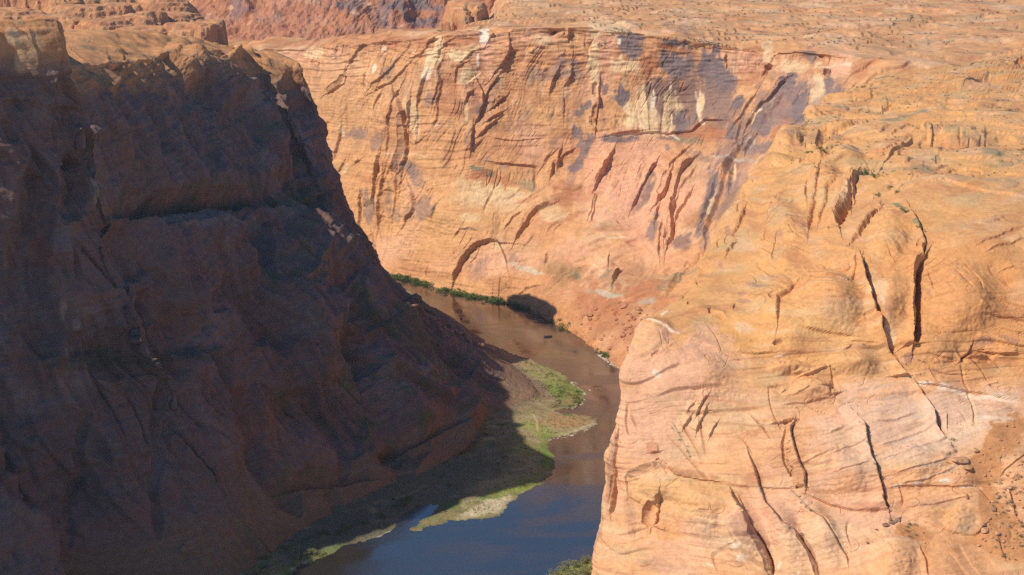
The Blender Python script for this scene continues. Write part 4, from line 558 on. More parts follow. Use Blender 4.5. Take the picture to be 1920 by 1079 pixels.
    D = carve(D, px, py, [(f[0], f[1], f[2], f[3]*((.5 if f[0] == 'b' else 1.4 if f[2] >= 20 and f[0] != 'c' else 1.2) if np.mean([p[1] for p in (f[1] if f[0] != 'b' else [f[1][:2]])]) > 290 else (.55 if f[0] == 'b' else .8))) for f in LEFT_FEATS], jit)
    D *= 1-.65*sstep(170, 120, py)*np.maximum(sstep(230, 190, px), sstep(480, 520, px))
    P2 = P + n0*D[..., None]
    C = np.zeros(P.shape); C[:] = (.23, .142, .122)  # face colour lowered to deepen its shade; sunlit rim and top stay lighter
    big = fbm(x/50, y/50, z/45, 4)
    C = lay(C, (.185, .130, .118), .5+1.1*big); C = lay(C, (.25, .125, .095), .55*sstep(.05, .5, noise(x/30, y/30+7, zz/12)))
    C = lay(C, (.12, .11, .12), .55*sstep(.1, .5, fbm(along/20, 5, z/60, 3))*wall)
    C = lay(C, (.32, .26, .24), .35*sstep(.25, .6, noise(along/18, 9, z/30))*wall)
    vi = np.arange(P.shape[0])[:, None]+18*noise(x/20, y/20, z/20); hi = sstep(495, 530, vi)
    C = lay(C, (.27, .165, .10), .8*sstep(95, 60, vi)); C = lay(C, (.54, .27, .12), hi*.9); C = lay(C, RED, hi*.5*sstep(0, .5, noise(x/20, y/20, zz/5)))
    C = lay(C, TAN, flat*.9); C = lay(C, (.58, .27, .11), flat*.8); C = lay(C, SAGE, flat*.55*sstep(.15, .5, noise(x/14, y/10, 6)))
    vi0 = np.arange(P.shape[0])[:, None]
    C = lay(C, GREEN, .6*sstep(.15, .5, noise(x/12, y/12, z/10))*sstep(.35, .6, n0[..., 2])*wall*sstep(470, 440, vi0))
    LP = [((p[0] if p[3] < 120 else tuple(c*.62+.02 for c in p[0])),)+p[1:] for p in LEFT_PATS]  # patches below the rim darkened along with the shaded face
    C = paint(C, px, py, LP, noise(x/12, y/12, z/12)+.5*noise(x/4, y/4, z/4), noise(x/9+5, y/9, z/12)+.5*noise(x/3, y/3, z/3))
    C = lay(C, (.24, .15, .10), .75*sstep(95, 60, vi)); C = C*np.where((py > 140) | (vi < 500), .86, 1.)[..., None]  # talus brown over the lit foot in place of shade; shaded face darkened further
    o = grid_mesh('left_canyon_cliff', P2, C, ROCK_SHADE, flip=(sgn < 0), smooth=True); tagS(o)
    return P2

# ================================================================== right sunlit slickrock
def build_right():
    R1 = [(1100,1150,470),(1105,1079,478),(1128,930,488),(1150,800,495),(1168,700,500),(1185,640,508),(1228,590,525),(1290,540,560),(1345,430,640),(1415,320,720),(1490,245,800),(1545,190,880),(1640,150,1000),(1760,125,1120)]
    R2 = [(1300,1150,445),(1290,1079,455),(1290,940,470),(1300,830,480),(1310,740,488),(1330,665,498),(1370,590,520),(1420,520,545),(1450,420,610),(1510,310,700),(1570,235,790),(1620,180,870),(1700,145,990),(1800,120,1120)]
    R3 = [(1530,1170,425),(1530,1079,437),(1530,945,455),(1530,840,468),(1540,740,485),(1550,650,497),(1570,560,512),(1600,470,535),(1620,370,600),(1660,285,690),(1690,220,785),(1720,170,880),(1780,135,1010),(1850,110,1150)]
    R4 = [(1760,1175,415),(1760,1079,428),(1760,945,450),(1760,845,463),(1770,740,485),(1780,645,496),(1790,545,510),(1800,445,533),(1810,345,600),(1830,270,690),(1850,205,790),(1870,155,900),(1900,118,1050),(1940,90,1200)]
    R5 = [(2010,1180,410),(2010,1079,425),(2010,950,445),(2010,850,460),(2010,740,485),(2010,640,497),(2010,540,510),(2010,430,535),(2010,330,610),(2010,260,700),(2010,200,800),(2010,150,930),(2010,100,1100),(2030,75,1250)]
    R6 = [(2700,p[1],p[2]) for p in R5]
    c1 = [q(*p) for p in R1]
    c0 = [(a+14, b+16, max(c-26, 2)) for a, b, c in c1]        # the side wall dropping to the river
    c00 = [(a+26, b+34, max(c-95, -4)) for a, b, c in c1]
    c000 = [(a+45, b+60, -8) for a, b, c in c1]
    cols = [c000, c00, c0, c1] + [[q(*p) for p in r] for r in (R2, R3, R4, R5, R6)]
    cols = [[(c[0][0], c[0][1]-8, -8), (c[0][0], c[0][1]-4, max(c[0][2]-40, -6))] + c + [(c[-1][0]*1.2, c[-1][1]*1.25, c[-1][2]-35)] for c in cols]
    nu = [6, 12, 26, 130, 165, 165, 150, 25]
    nv = [5, 12, 42, 80, 66, 60, 56, 58, 62, 72, 58, 42, 36, 28, 14, 5]
    P = net(cols, nu, nv)
    n0 = normals(blur(P, 5)); sgn = 1 if n0[..., 2].mean() > 0 else -1; n0 = n0*sgn
    px, py = proj(P); x, y, z = P[..., 0], P[..., 1], P[..., 2]
    D = 3.5*fbm(x/45, y/45, z/45, 3)
    top = sstep(380, 300, py)
    zz = z + 3.0*noise(x/50, y/50, z/30) - .10*x + .05*y
    led = noise(x/30, y/30, zz/1.6); led2 = noise(x/18, y/18, zz/.7)
    D += .25*led*(.2+sstep(-.2, .4, noise(x/25, y/25, z/25))) + .07*led2
    D += .28*fbm(x/5, y/5, z/5, 4) - .16*ridge(x/2.2, y/2.2, z/1.2, 3)*sstep(-.1, .4, noise(x/12, y/12, z/10))
    zt = z + 3*noise(x/80+3, y/80, z/60) + .16*x*sstep(.1, .5, noise(x/70, y/70, 4)) - .08*x
    face = sstep(.985, .9, n0[..., 2])
    for T_, A__, sd in ((7.5, 1.1, 1), (3.1, .38, 2)):
        vb = zt/T_; D += face*A__*(terr(vb, .09)-vb)*sstep(-.05, .35, noise(x/22+sd*30, y/22, z/14))
    vb = (z - .26*x + 1.2*noise(x/15, y/15, z/12))/1.3; lowr = sstep(735, 800, py+.15*(px-1500))*sstep(1400, 1500, px)*sstep(1860, 1800, px); D += .16*lowr*(terr(vb, .15)-vb)
    vb = (z - .26*x + 1.2*noise(x/15, y/15, z/12))/.42; D += .04*lowr*(terr(vb, .15)-vb)
    lc = x + .45*z + 4*noise(x/25, y/25, z/20)
    ck = np.clip(1-np.abs(noise(lc/11, y/60, z/45+3))/.05, 0, 1)*sstep(.05, .4, noise(x/20+7, y/20, z/16)); D -= face*1.0*ck
    ck2 = np.clip(1-np.abs(noise(x/7, y/12, zt/3.5+3))/.05, 0, 1)*sstep(.0, .4, noise(x/14+7, y/14, z/9)); D -= face*.35*ck2
    D += face*1.6*noise(x/14, y/14, z/12)
    h = 2.2*fbm(x/60, y/45, 1.3, 3)
    D += top*(1.5*terr(h*2.2+.25*noise(x/12, y/10, 2), .10) + .35*fbm(x/6, y/6, 4, 3))
    jit = (2.2*noise(x/4, y/4, z/4)+1.0*noise(x/1.4, y/1.4, z/1.4))*(.25+.75*sstep(300, 380, py))
    soft = lambda f: (.5 if f[0] == 'sr' else .95) if np.mean([p[1] for p in (f[1] if f[0] != 'b' else [f[1][:2]])]) < 330 else 1.
    ext = [('g', f[1], 3.2, .9*soft(f)) for f in RIGHT_FEATS if f[0] == 'sr' and abs(f[1][0][1]-f[1][-1][1])+abs(f[1][0][0]-f[1][-1][0]) > 45]
    D = carve(D, px, py, [(f[0], f[1], f[2]*(1 if f[0] in 'gb' else 1.5), f[3]*soft(f)*(1.1 if f[0] == 'b' and f[2] == 1 and max(f[1][2:4]) > 28 else .85)) for f in RIGHT_FEATS]+ext, jit)
    P2 = P + n0*D[..., None]
    C = np.zeros(P.shape); C[:] = (.66, .335, .12)
    low = sstep(640, 760, py - .25*(px-1500)*0)
    big = fbm(x/30, y/30, z/30, 4)
    C = lay(C, TAN, .45+.9*big); C = lay(C, ORANGE, .5*sstep(0, .5, noise(x/20, y/20+7, zz/6)))
    C = lay(C, (.66, .36, .20), low*.7)
    C = lay(C, (.50, .36, .20), .45*sstep(.1, .5, noise(x/22, y/22, zz/5+9)))
    C = lay(C, RED, .40*sstep(.15, .55, noise(x/30, y/30+20, zz/1.5)))
    C = lay(C, PALE, .35*sstep(.2, .6, noise(x/26, y/26+40, zz/2.2)))
    C = lay(C, SAGE, top*.45*sstep(.3, .6, noise(x/18, y/12, 6)+.3*noise(x/4, y/3, 6)))
    C = paint(C, px, py, [(p[0], p[1]*(.35 if p[0] in (OCH, GRY) else 1))+tuple(p[2:7])+((.5 if p[0] in (OCH, GRY) else (tuple(p)+(.3,))[7]),) for p in RIGHT_PATS], noise(x/8, y/8, z/8)+.5*noise(x/2.5, y/2.5, z/2.5), noise(x/7+5, y/7, z/7)+.5*noise(x/2, y/2, z/2))
    C = paintline(C, px, py, RIGHT_LINES, jit)
    o = grid_mesh('right_canyon_cliff', P2, C, ROCK_NEAR, flip=(sgn < 0)); tagS(o)
    return P2
# ================================================================== distant wall behind the loop
def build_distant():
    P0 = [(-200, 1900), (200, 1900), (420, 1850), (620, 1820), (800, 1850), (960, 1900), (1200, 2050)]
    cols = [[k(a, Y-420, 20), k(a, Y-330, 60), k(a, Y-190, 110), k(a, Y-90, 150), k(a, Y-20, 200), k(a, Y+40, 270), k(a, Y+80, 320), k(a, Y+400, 330), k(a, Y+2500, 330)] for a, Y in P0]
    P = net(cols, [25, 60, 70, 70, 60, 30], [20, 45, 50, 50, 50, 20, 10, 10])
    n0 = normals(blur(P, 2)); sgn = 1 if n0[..., 2].mean() > 0 else -1; n0 = n0*sgn
    x, y, z = P[..., 0], P[..., 1], P[..., 2]; px, py = proj(P)
    g = (px < 0)
    D = 9*fbm(x/70, y/70, z/70, 3) + 5*ridge((x+z*.5)/40, y/150, z/120, 3)
    D += 4.5*fbm(x/14, y/14, z/14, 4) - 3*ridge((x-z*.4)/12, y/40, z/30, 3)
    dark = sstep(700, 760, px)*sstep(850, 800, px)
    D += 6*sstep(.1, .5, noise(x/40, y/40, z/60))*sstep(60, 20, py)
    C = np.zeros(P.shape); C[:] = (.46, .20, .105)
    C = lay(C, (.36, .16, .105), .5+1.2*fbm(x/40, y/40, z/40, 4)); C = lay(C, (.50, .26, .17), .5*sstep(.1, .5, noise(x/30, y/30, z/25)))
    C = lay(C, VARNB, .7*sstep(.05, .4, noise(x/30+3, y/40, z/60)+.4*noise(x/9, y/9, z/9))*sstep(60, 20, py))
    C = lay(C, PALE, .5*sstep(.45, .6, noise(x/16+3, y/20, z/8)))
    C = lay(C, (.16, .13, .14), .8*sstep(690, 730, px)*sstep(850, 810, px)*sstep(70, 40, py)*sstep(-.4, .1, noise(x/20, y/20, z/20)))
    o = grid_mesh('distant_canyon_wall', P+n0*D[..., None], C, ROCK_FAR, flip=(sgn < 0)); tagS(o)

def dome_field(name, xs, ys, base, mounds, mat, colf, n=(200, 120), seed=0):
    """rock mounds: (x, y, rx, ry, rot, top z, steepness)"""
    X, Y = np.meshgrid(np.linspace(*xs, n[0]), np.linspace(*ys, n[1]))
    wx = X + 5*noise(X/14+seed, Y/14, 1)+2*noise(X/5, Y/5, 2+seed); wy = Y + 5*noise(X/14+seed, Y/14, 7)+2*noise(X/5, Y/5, 9)
    Z = np.full(X.shape, float(base)) + 2*noise(X/30, Y/30, seed)
    for (cx, cy, rx, ry, rot, top, stp) in mounds:
        c, s = math.cos(R(rot)), math.sin(R(rot)); a, b = wx-cx, wy-cy
        stp = stp*1.7; e = np.sqrt(((a*c+b*s)/rx)**2+((-a*s+b*c)/ry)**2)
        Z = np.maximum(Z, base + (top-base)*np.clip(1-np.clip(e, 0, 1)**stp, 0, 1))
    rel = sstep(base+1, base+12, Z)
    zt = Z + 2.5*noise(X/20, Y/20, 3); Z = Z + rel*(3.0*(terr(zt/4.5, .2)-zt/4.5) + 1.0*fbm(X/7, Y/7, seed+2, 3))
    edge = np.minimum(np.minimum(X-xs[0], xs[1]-X)/(xs[1]-xs[0]), np.minimum(Y-ys[0], ys[1]-Y)/(ys[1]-ys[0]))
    Z = np.where(edge < .02, base-25, Z)
    P = np.stack([X, Y, Z], -1)
    o = grid_mesh(name, P, colf(X, Y, Z), mat); tagS(o); return o

def butte_col(X, Y, Z):
    C = np.zeros(X.shape+(3,)); C[:] = (.50, .23, .11)
    C = lay(C, TAN, .3+.8*fbm(X/25, Y/25, Z/9, 3)); C = lay(C, RED, .6*sstep(.1, .5, noise(X/15, Y/15, Z/4)))
    C = lay(C, SAGE, .4*sstep(.2, .5, noise(X/10, Y/10, 3))); return C

def build_buttes():
    def m(px, Y, rx, ry, rot, top, stp): return (k(px, Y, 220)[0], Y, rx, ry, rot, top, stp)
    dome_field('left_plateau_buttes', (-760, -255), (1230, 1720), 150, [
        m(60, 1370, 26, 20, 0, 190, 5), m(110, 1375, 22, 22, 0, 192, 6), m(205, 1340, 26, 20, 0, 184, 5), m(300, 1350, 22, 20, 0, 180, 6), m(330, 1400, 20, 24, 0, 199, 7), m(225, 1470, 26, 30, 0, 212, 5), m(120, 1500, 26, 30, 0, 216, 4), m(280, 1440, 20, 24, 0, 207, 6), m(-60, 1400, 120, 60, 5, 213, 3), m(90, 1400, 60, 40, 5, 206, 3), m(150, 1450, 60, 40, 10, 212, 3), m(190, 1390, 40, 36, 10, 204, 2.5), m(240, 1420, 44, 30, -5, 205, 3), m(262, 1380, 36, 40, -5, 196, 5), m(330, 1470, 34, 36, 0, 202, 4), m(355, 1390, 30, 34, 0, 196, 6),
        m(382, 1400, 20, 40, 0, 200, 9), m(190, 1560, 60, 40, 0, 216, 3), m(300, 1560, 50, 35, 0, 210, 3), m(0, 1600, 110, 40, 0, 222, 3), m(40, 1330, 70, 40, 0, 188, 4), m(170, 1320, 50, 30, 0, 180, 4)],
        ROCK_FAR, butte_col, (340, 300))
    dome_field('plateau_dome', (-150, 20), (1290, 1560), 178, [
        m(862, 1400, 14, 40, 10, 214, 2.4), m(893, 1425, 12, 50, 0, 216, 3), (k(838, 1370, 220)[0], 1370, 8, 12, 0, 203, 3), m(875, 1450, 26, 50, 10, 218, 3)],
        ROCK_FAR, butte_col, (170, 200), 5)

# ================================================================== river bed, banks, sand flats
LAND = [(300,1400),(430,1130),(527,1082),(590,1050),(650,1025),(720,1004),(738,992),(755,962),(788,946),(818,947),(812,962),(782,984),(764,994),(775,996),(822,982),(870,974),(905,976),(938,966),(944,950),(965,936),(1003,912),(1030,897),(1040,880),(1040,858),(1026,838),(1028,823),(1062,818),(1100,806),(1121,791),(1108,781),(1075,777),(1052,776),(1040,768),(1072,766),(1094,752),(1098,735),(1075,716),(1045,696),(1000,678),(955,660),(925,649),(880,632),(835,600),(800,570),(768,549),(700,520),(300,500),(-2500,500),(-2500,1400)]
RBANK = [(520,490),(735,513),(775,527),(800,534),(832,545),(868,553),(915,561),(960,571),(1000,582),(1045,603),(1068,618),(1100,640),(1122,662),(1150,682),(1175,697),(1195,720),(1195,800),(1180,1000),(1120,1045),(1060,1062),(1020,1082),(900,1400),(2600,1400),(2600,490)]
def inside(X, Y, poly):
    r = np.zeros(X.shape, bool); n = len(poly)
    for i in range(n):
        x1, y1 = poly[i]; x2, y2 = poly[(i+1) % n]
        c = ((y1 > Y) != (y2 > Y))
        with np.errstate(divide='ignore', invalid='ignore'):
            xi = (x2-x1)*(Y-y1)/(y2-y1+1e-12)+x1
        r ^= c & (X < xi)
    return r
def sdist(X, Y, poly):
    d, _, _ = polyd(X, Y, poly+[poly[0]]); return np.where(inside(X, Y, poly), d, -d)
def build_floor():
    WL = [w(*p)[:2] for p in LAND]; WR = [w(*p)[:2] for p in RBANK]
    X, Y = np.meshgrid(np.linspace(-260, 140, 640), np.linspace(540, 1240, 900))
    jx = 2.2*noise(X/9, Y/9, 1)+1.6*noise(X/3, Y/3, 1.5)+.8*noise(X/1.3, Y/1.3, 3); jy = 3*noise(X/9, Y/9, 5)+2.2*noise(X/3, Y/3, 6)+1.*noise(X/1.3, Y/1.3, 8)
    dl = sdist(X+jx, Y+jy, WL); dr = sdist(X+jx, Y+jy, WR)
    d = np.maximum(dl, dr)
    Z = np.where(d > 0, .03+.035*np.minimum(d, 3)+2.6*(1-np.exp(-np.maximum(d-2.5, 0)/14)), np.maximum(-5, d*.10-.02))
    Z += np.where(d > 0, .35*fbm(X/8, Y/8, 2, 4)*sstep(0, 8, d), 0)
    # talus apron rising to the left cliff foot
    px, py = proj(np.stack([X, Y, Z*0], -1))
    C = np.zeros(X.shape+(3,)); C[:] = (.24, .19, .10)
    C = lay(C, (.27, .24, .10), .5+.9*fbm(X/12, Y/12, 3, 3)); C = lay(C, (.15, .21, .05), sstep(-.05, .4, fbm(X/22, Y/9, 8, 3)))
    C = lay(C, (.44, .37, .24), .8*sstep(.2, .5, noise(X/10, Y/6, 12)))
    under = (d < 0)
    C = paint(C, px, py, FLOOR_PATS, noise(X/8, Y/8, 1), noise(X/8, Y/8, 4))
    C = paintline(C, px, py, FLOOR_LINES, noise(X/6, Y/6, 2))
    wet = sstep(3.2, .5, d)*(d > -1); C = lay(C, (.17, .15, .075), .75*wet*sstep(-.5, .3, noise(X/14, Y/14, 33)))
    C = np.where((under & (d < -3))[..., None], np.array((.10, .09, .06)), C)
    P = np.stack([X, Y, Z], -1)
    o = grid_mesh('river_bank', P, C, GROUND, smooth=True); tagS(o)
    return P
m_, nt_, b_ = new_mat('bank_soil'); GROUND = m_
at_ = N(nt_, 'ShaderNodeAttribute', attribute_name='Col'); g_ = nt_.nodes.new('ShaderNodeNewGeometry')
n_ = N(nt_, 'ShaderNodeTexNoise', Scale=.9, Detail=8.0, Roughness=.7); nt_.links.new(g_.outputs['Position'], n_.inputs['Vector'])
r_ = nt_.nodes.new('ShaderNodeMapRange'); r_.inputs[1].default_value = .32; r_.inputs[2].default_value = .68; r_.inputs[3].default_value = .6; r_.inputs[4].default_value = 1.35
nt_.links.new(n_.outputs[0], r_.inputs[0]); v_ = N(nt_, 'ShaderNodeVectorMath', operation='SCALE')
nt_.links.new(at_.outputs['Color'], v_.inputs[0]); nt_.links.new(r_.outputs[0], v_.inputs['Scale']); nt_.links.new(v_.outputs[0], b_.inputs['Base Color'])
b_.inputs['Roughness'].default_value = .95; b_.inputs['Specular IOR Level'].default_value = .1
bp_ = N(nt_, 'ShaderNodeBump', Strength=.8, Distance=.8); nt_.links.new(n_.outputs[0], bp_.inputs['Height']); nt_.links.new(bp_.outputs[0], b_.inputs['Normal'])

def build_water():
    m, nt, b = new_mat('river_water'); L = nt.links.new
    g = nt.nodes.new('ShaderNodeNewGeometry')
    b.inputs['Base Color'].default_value = (.028, .027, .023, 1); b.inputs['Roughness'].default_value = .14; b.inputs['IOR'].default_value = 3.3
    mp = nt.nodes.new('ShaderNodeMapping'); mp.inputs['Scale'].default_value = (.35, .9, 1); mp.inputs['Rotation'].default_value = (0, 0, .5); L(g.outputs['Position'], mp.inputs['Vector'])
    n1 = N(nt, 'ShaderNodeTexNoise', Scale=.55, Detail=5.0, Roughness=.6, Distortion=.8); L(mp.outputs[0], n1.inputs['Vector'])
    n2 = N(nt, 'ShaderNodeTexNoise', Scale=.035, Detail=3.0, Distortion=1.5); L(mp.outputs[0], n2.inputs['Vector'])
    rr = nt.nodes.new('ShaderNodeMapRange'); rr.inputs[1].default_value = .35; rr.inputs[2].default_value = .65; rr.inputs[3].default_value = .15; rr.inputs[4].default_value = .5; L(n2.outputs[0], rr.inputs[0])
    bp = N(nt, 'ShaderNodeBump', Distance=.10); L(rr.outputs[0], bp.inputs['Strength']); L(n1.outputs[0], bp.inputs['Height']); L(bp.outputs[0], b.inputs['Normal'])
    V = [(-900, 200, 0), (700, 200, 0), (700, 1500, 0), (-900, 1500, 0)]
    r5 = nt.nodes.new('ShaderNodeMapRange'); r5.inputs[1].default_value = .4; r5.inputs[2].default_value = .6; r5.inputs[3].default_value = .07; r5.inputs[4].default_value = .24; L(n2.outputs[0], r5.inputs[0]); L(r5.outputs[0], b.inputs['Roughness'])
    o = mesh_obj('river', V, [(0, 1, 2, 3)], m); tagS(o)
    V = [(-9000, -3000, -14), (9000, -3000, -14), (9000, 16000, -14), (-9000, 16000, -14)]
    m2, nt2, b2 = new_mat('desert_ground'); b2.inputs['Roughness'].default_value = 1
    n3 = N(nt2, 'ShaderNodeTexNoise', Scale=.01, Detail=6.0); cr = nt2.nodes.new('ShaderNodeValToRGB')
    cr.color_ramp.elements[0].color = (.42, .2, .1, 1); cr.color_ramp.elements[1].color = (.58, .33, .18, 1)
    g2 = nt2.nodes.new('ShaderNodeNewGeometry'); nt2.links.new(g2.outputs['Position'], n3.inputs['Vector']); nt2.links.new(n3.outputs[0], cr.inputs[0]); nt2.links.new(cr.outputs[0], b2.inputs['Base Color'])
    tagS(mesh_obj('desert_ground', V, [(0, 1, 2, 3)], m2))

# ================================================================== light, sky, camera
SUN_AZ, SUN_EL = R(243), R(45)        # direction towards the sun: azimuth clockwise from +Y
def build_light():
    sx, sy, sz = math.sin(SUN_AZ)*math.cos(SUN_EL), math.cos(SUN_AZ)*math.cos(SUN_EL), math.sin(SUN_EL)
    L = bpy.data.lights.new('sun', 'SUN'); L.energy = 4.4; L.angle = R(.5); L.color = (1, .89, .72)
    o = bpy.data.objects.new('sun', L); COL.objects.link(o)
    o.rotation_euler = Vector((sx, sy, sz)).to_track_quat('Z', 'Y').to_euler()
    W = bpy.data.worlds.new('World'); SC.world = W; W.use_nodes = True; nt = W.node_tree
    bg = nt.nodes['Background']; s = nt.nodes.new('ShaderNodeTexSky'); s.sky_type = 'NISHITA'; s.sun_disc = False
    s.sun_elevation = SUN_EL; s.sun_rotation = SUN_AZ; s.altitude = 1200; s.air_density = 1.0; s.dust_density = .1; s.ozone_density = 3
    hs = nt.nodes.new('ShaderNodeHueSaturation'); hs.inputs['Saturation'].default_value = 1.2; nt.links.new(s.outputs[0], hs.inputs['Color']); nt.links.new(hs.outputs[0], bg.inputs[0]); bg.inputs[1].default_value = .11
    cam = bpy.data.cameras.new('camera'); c = bpy.data.objects.new('camera', cam); COL.objects.link(c)
    cam.sensor_width = 36; cam.lens = 36*F/1920; cam.clip_end = 30000; cam.clip_start = 1
    c.location = (0, 0, CH); SC.render.engine = 'CYCLES'; c.rotation_euler = (R(90)-PITCH, 0, 0); SC.camera = c
    SC.cycles.use_denoising = False; SC.render.filter_size = 1.1; SC.view_settings.view_transform = 'Standard'; SC.view_settings.look = 'None'; SC.view_settings.exposure = .2; SC.view_settings.gamma = 1

def build_haze():
    m = bpy.data.materials.new('haze'); m.use_nodes = True; nt = m.node_tree
    nt.nodes.remove(nt.nodes['Principled BSDF']); out = nt.nodes['Material Output']
    v = nt.nodes.new('ShaderNodeVolumePrincipled'); v.inputs['Color'].default_value = (.80, .88, 1, 1); v.inputs['Density'].default_value = .00004; v.inputs['Anisotropy'].default_value = .2
    nt.links.new(v.outputs[0], out.inputs['Volume'])
    x0, x1, y0, y1, z0, z1 = -9050, 9050, -3050, 16050, -16, 420
    V = [(x, y, z) for z in (z0, z1) for y in (y0, y1) for x in (x0, x1)]
    o = mesh_obj('haze', V, [(0,2,3,1),(4,5,7,6),(0,1,5,4),(2,6,7,3),(0,4,6,2),(1,3,7,5)], m); o['kind'] = 'stuff'
# ================================================================== boulders, shrubs, boats
def veg_mat(name, a, b_col):
    m, nt, b = new_mat(name); oi = nt.nodes.new('ShaderNodeObjectInfo'); g = nt.nodes.new('ShaderNodeNewGeometry')
    n = N(nt, 'ShaderNodeTexNoise', Scale=1.3, Detail=2.0); nt.links.new(g.outputs['Position'], n.inputs['Vector'])
    cr = nt.nodes.new('ShaderNodeValToRGB'); cr.color_ramp.elements[0].position = .35; cr.color_ramp.elements[1].position = .65
    cr.color_ramp.elements[0].color = (*a, 1); cr.color_ramp.elements[1].color = (*b_col, 1)
    nt.links.new(n.outputs[0], cr.inputs[0]); nt.links.new(cr.outputs[0], b.inputs['Base Color']); b.inputs['Roughness'].default_value = .9; b.inputs['Specular IOR Level'].default_value = .1
    return m
M_GREEN = veg_mat('riverside_leaves', (.055, .085, .022), (.16, .21, .06)); M_SAGE = veg_mat('sage_leaves', (.09, .11, .075), (.19, .21, .14))
M_TAM = veg_mat('tamarisk_leaves', (.11, .12, .05), (.30, .29, .14)); M_STEM = veg_mat('shrub_stems', (.12, .08, .05), (.2, .15, .1)); M_DRY = veg_mat('dry_grass', (.16, .17, .07), (.38, .32, .16))
M_BOUL = veg_mat('boulder_rock', (.40, .20, .11), (.56, .32, .18)); M_PALEB = veg_mat('pale_boulder_rock', (.34, .28, .21), (.52, .44, .34)); M_REDB = veg_mat('red_boulder_rock', (.34, .15, .085), (.50, .25, .15)); M_DARKB = veg_mat('dark_boulder_rock', (.20, .12, .09), (.32, .18, .12))  # M_DARKB is a darker brown rock
def foliage_geo(rnd, n, leaf, flat=.75):
    V, Fc = [], []
    cl = [(rnd.gauss(0, .42), rnd.gauss(0, .42), abs(rnd.gauss(.45, .25))*flat+.1, rnd.uniform(.25, .5)) for _ in range(7)]
    for i in range(n):
        cx, cy, cz, r = rnd.choice(cl)
        d = Vector((rnd.gauss(0, 1), rnd.gauss(0, 1), rnd.gauss(0, 1))).normalized()*r*rnd.uniform(.55, 1)
        p = Vector((cx, cy, cz))+Vector((d.x, d.y, d.z*.8)); p.z = max(p.z, .03)
        u = Vector((rnd.gauss(0, 1), rnd.gauss(0, 1), rnd.gauss(0, .7))).normalized()*leaf*rnd.uniform(.6, 1.3); v = u.cross(Vector((rnd.gauss(0, 1), rnd.gauss(0, 1), rnd.gauss(0, 1)))).normalized()*leaf*.6
        b = len(V); V += [p-u, p+v, p+u, p-v]; Fc.append((b, b+1, b+2, b+3))
    return V, Fc
def stem_geo(rnd, n=6):
    V, Fc = [], []
    for i in range(n):
        a = rnd.uniform(0, 6.28); l = rnd.uniform(.4, .85); t = .022
        top = Vector((math.cos(a)*.35, math.sin(a)*.35, l)); b = len(V)
        for c, r in ((Vector((math.cos(a)*.04, math.sin(a)*.04, -.15)), t), (top, t*.4)):
            for q_ in range(4): V.append(c+Vector((math.cos(q_*1.57)*r, math.sin(q_*1.57)*r, 0)))
        for q_ in range(4): Fc.append((b+q_, b+(q_+1) % 4, b+4+(q_+1) % 4, b+4+q_))
    return V, Fc
def me_from(name, geo, mat, smooth=False):
    me = bpy.data.meshes.new(name); me.from_pydata([tuple(v) for v in geo[0]], [], geo[1]); me.materials.append(mat); me.update()
    if smooth: me.polygons.foreach_set('use_smooth', [True]*len(me.polygons))
    return me
def boulder_geo(seed, flat=.7):
    import bmesh
    bm = bmesh.new(); bmesh.ops.create_icosphere(bm, subdivisions=3, radius=1)
    rnd = random.Random(seed); pl = [(Vector((rnd.gauss(0, 1), rnd.gauss(0, 1), rnd.gauss(0, 1))).normalized(), rnd.uniform(.5, .85)) for _ in range(9)]
    for v in bm.verts:
        for n_, d in pl:
            e = v.co.dot(n_)-d
            if e > 0: v.co -= n_*e*.92
        v.co *= 1+.06*math.sin(v.co.x*9+seed)*math.sin(v.co.y*8+seed*2); v.co.z *= flat
    V = [v.co.copy() for v in bm.verts]; Fc = [tuple(v.index for v in f.verts) for f in bm.faces]; bm.free(); return V, Fc
BOUL = {}; BUSH = {}
for key, mat in (('tan', M_BOUL), ('pale', M_PALEB), ('dark', M_DARKB), ('red', M_REDB)): BOUL[key] = [me_from('boulder', boulder_geo(i*7+len(key), .55+.1*i), mat) for i in range(4)]
for key, mat, n, lf in (('sage', M_SAGE, 110, .12), ('green', M_GREEN, 420, .075), ('tam', M_TAM, 700, .055), ('dry', M_DRY, 160, .1)):
    BUSH[key] = [(me_from('foliage', foliage_geo(random.Random(i*3+n), n, lf), mat), me_from('stem', stem_geo(random.Random(i)), M_STEM)) for i in range(3)]
class Surf:
    def __init__(s, Ps, step=1):
        P = np.concatenate([p[::step, ::step].reshape(-1, 3) for p in Ps]); px, py = proj(P)
        m = (px > -50) & (px < 1970) & (py > -20) & (py < 1120); s.P, s.x, s.y = P[m], px[m], py[m]
    def at(s, px, py):
        d = (s.x-px)**2+(s.y-py)**2; near = d < max(d.min()*1.5, 9); c = np.where(near)[0]; return s.P[c[np.argmin(s.P[c, 1])]]
RND = random.Random(11)
def put(me, name, loc, sc, rz=None, label=None, cat=None, group=None, squash=1.0):
    o = bpy.data.objects.new(name, me); COL.objects.link(o); o.location = [float(v) for v in loc]; o.scale = (sc, sc*RND.uniform(.75, 1.1), sc*squash*RND.uniform(.8, 1.1)); o.rotation_euler = (0, 0, RND.uniform(0, 6.28) if rz is None else rz)
    if label: o['label'] = label
    if cat: o['category'] = cat
    if group: o['group'] = group
    return o
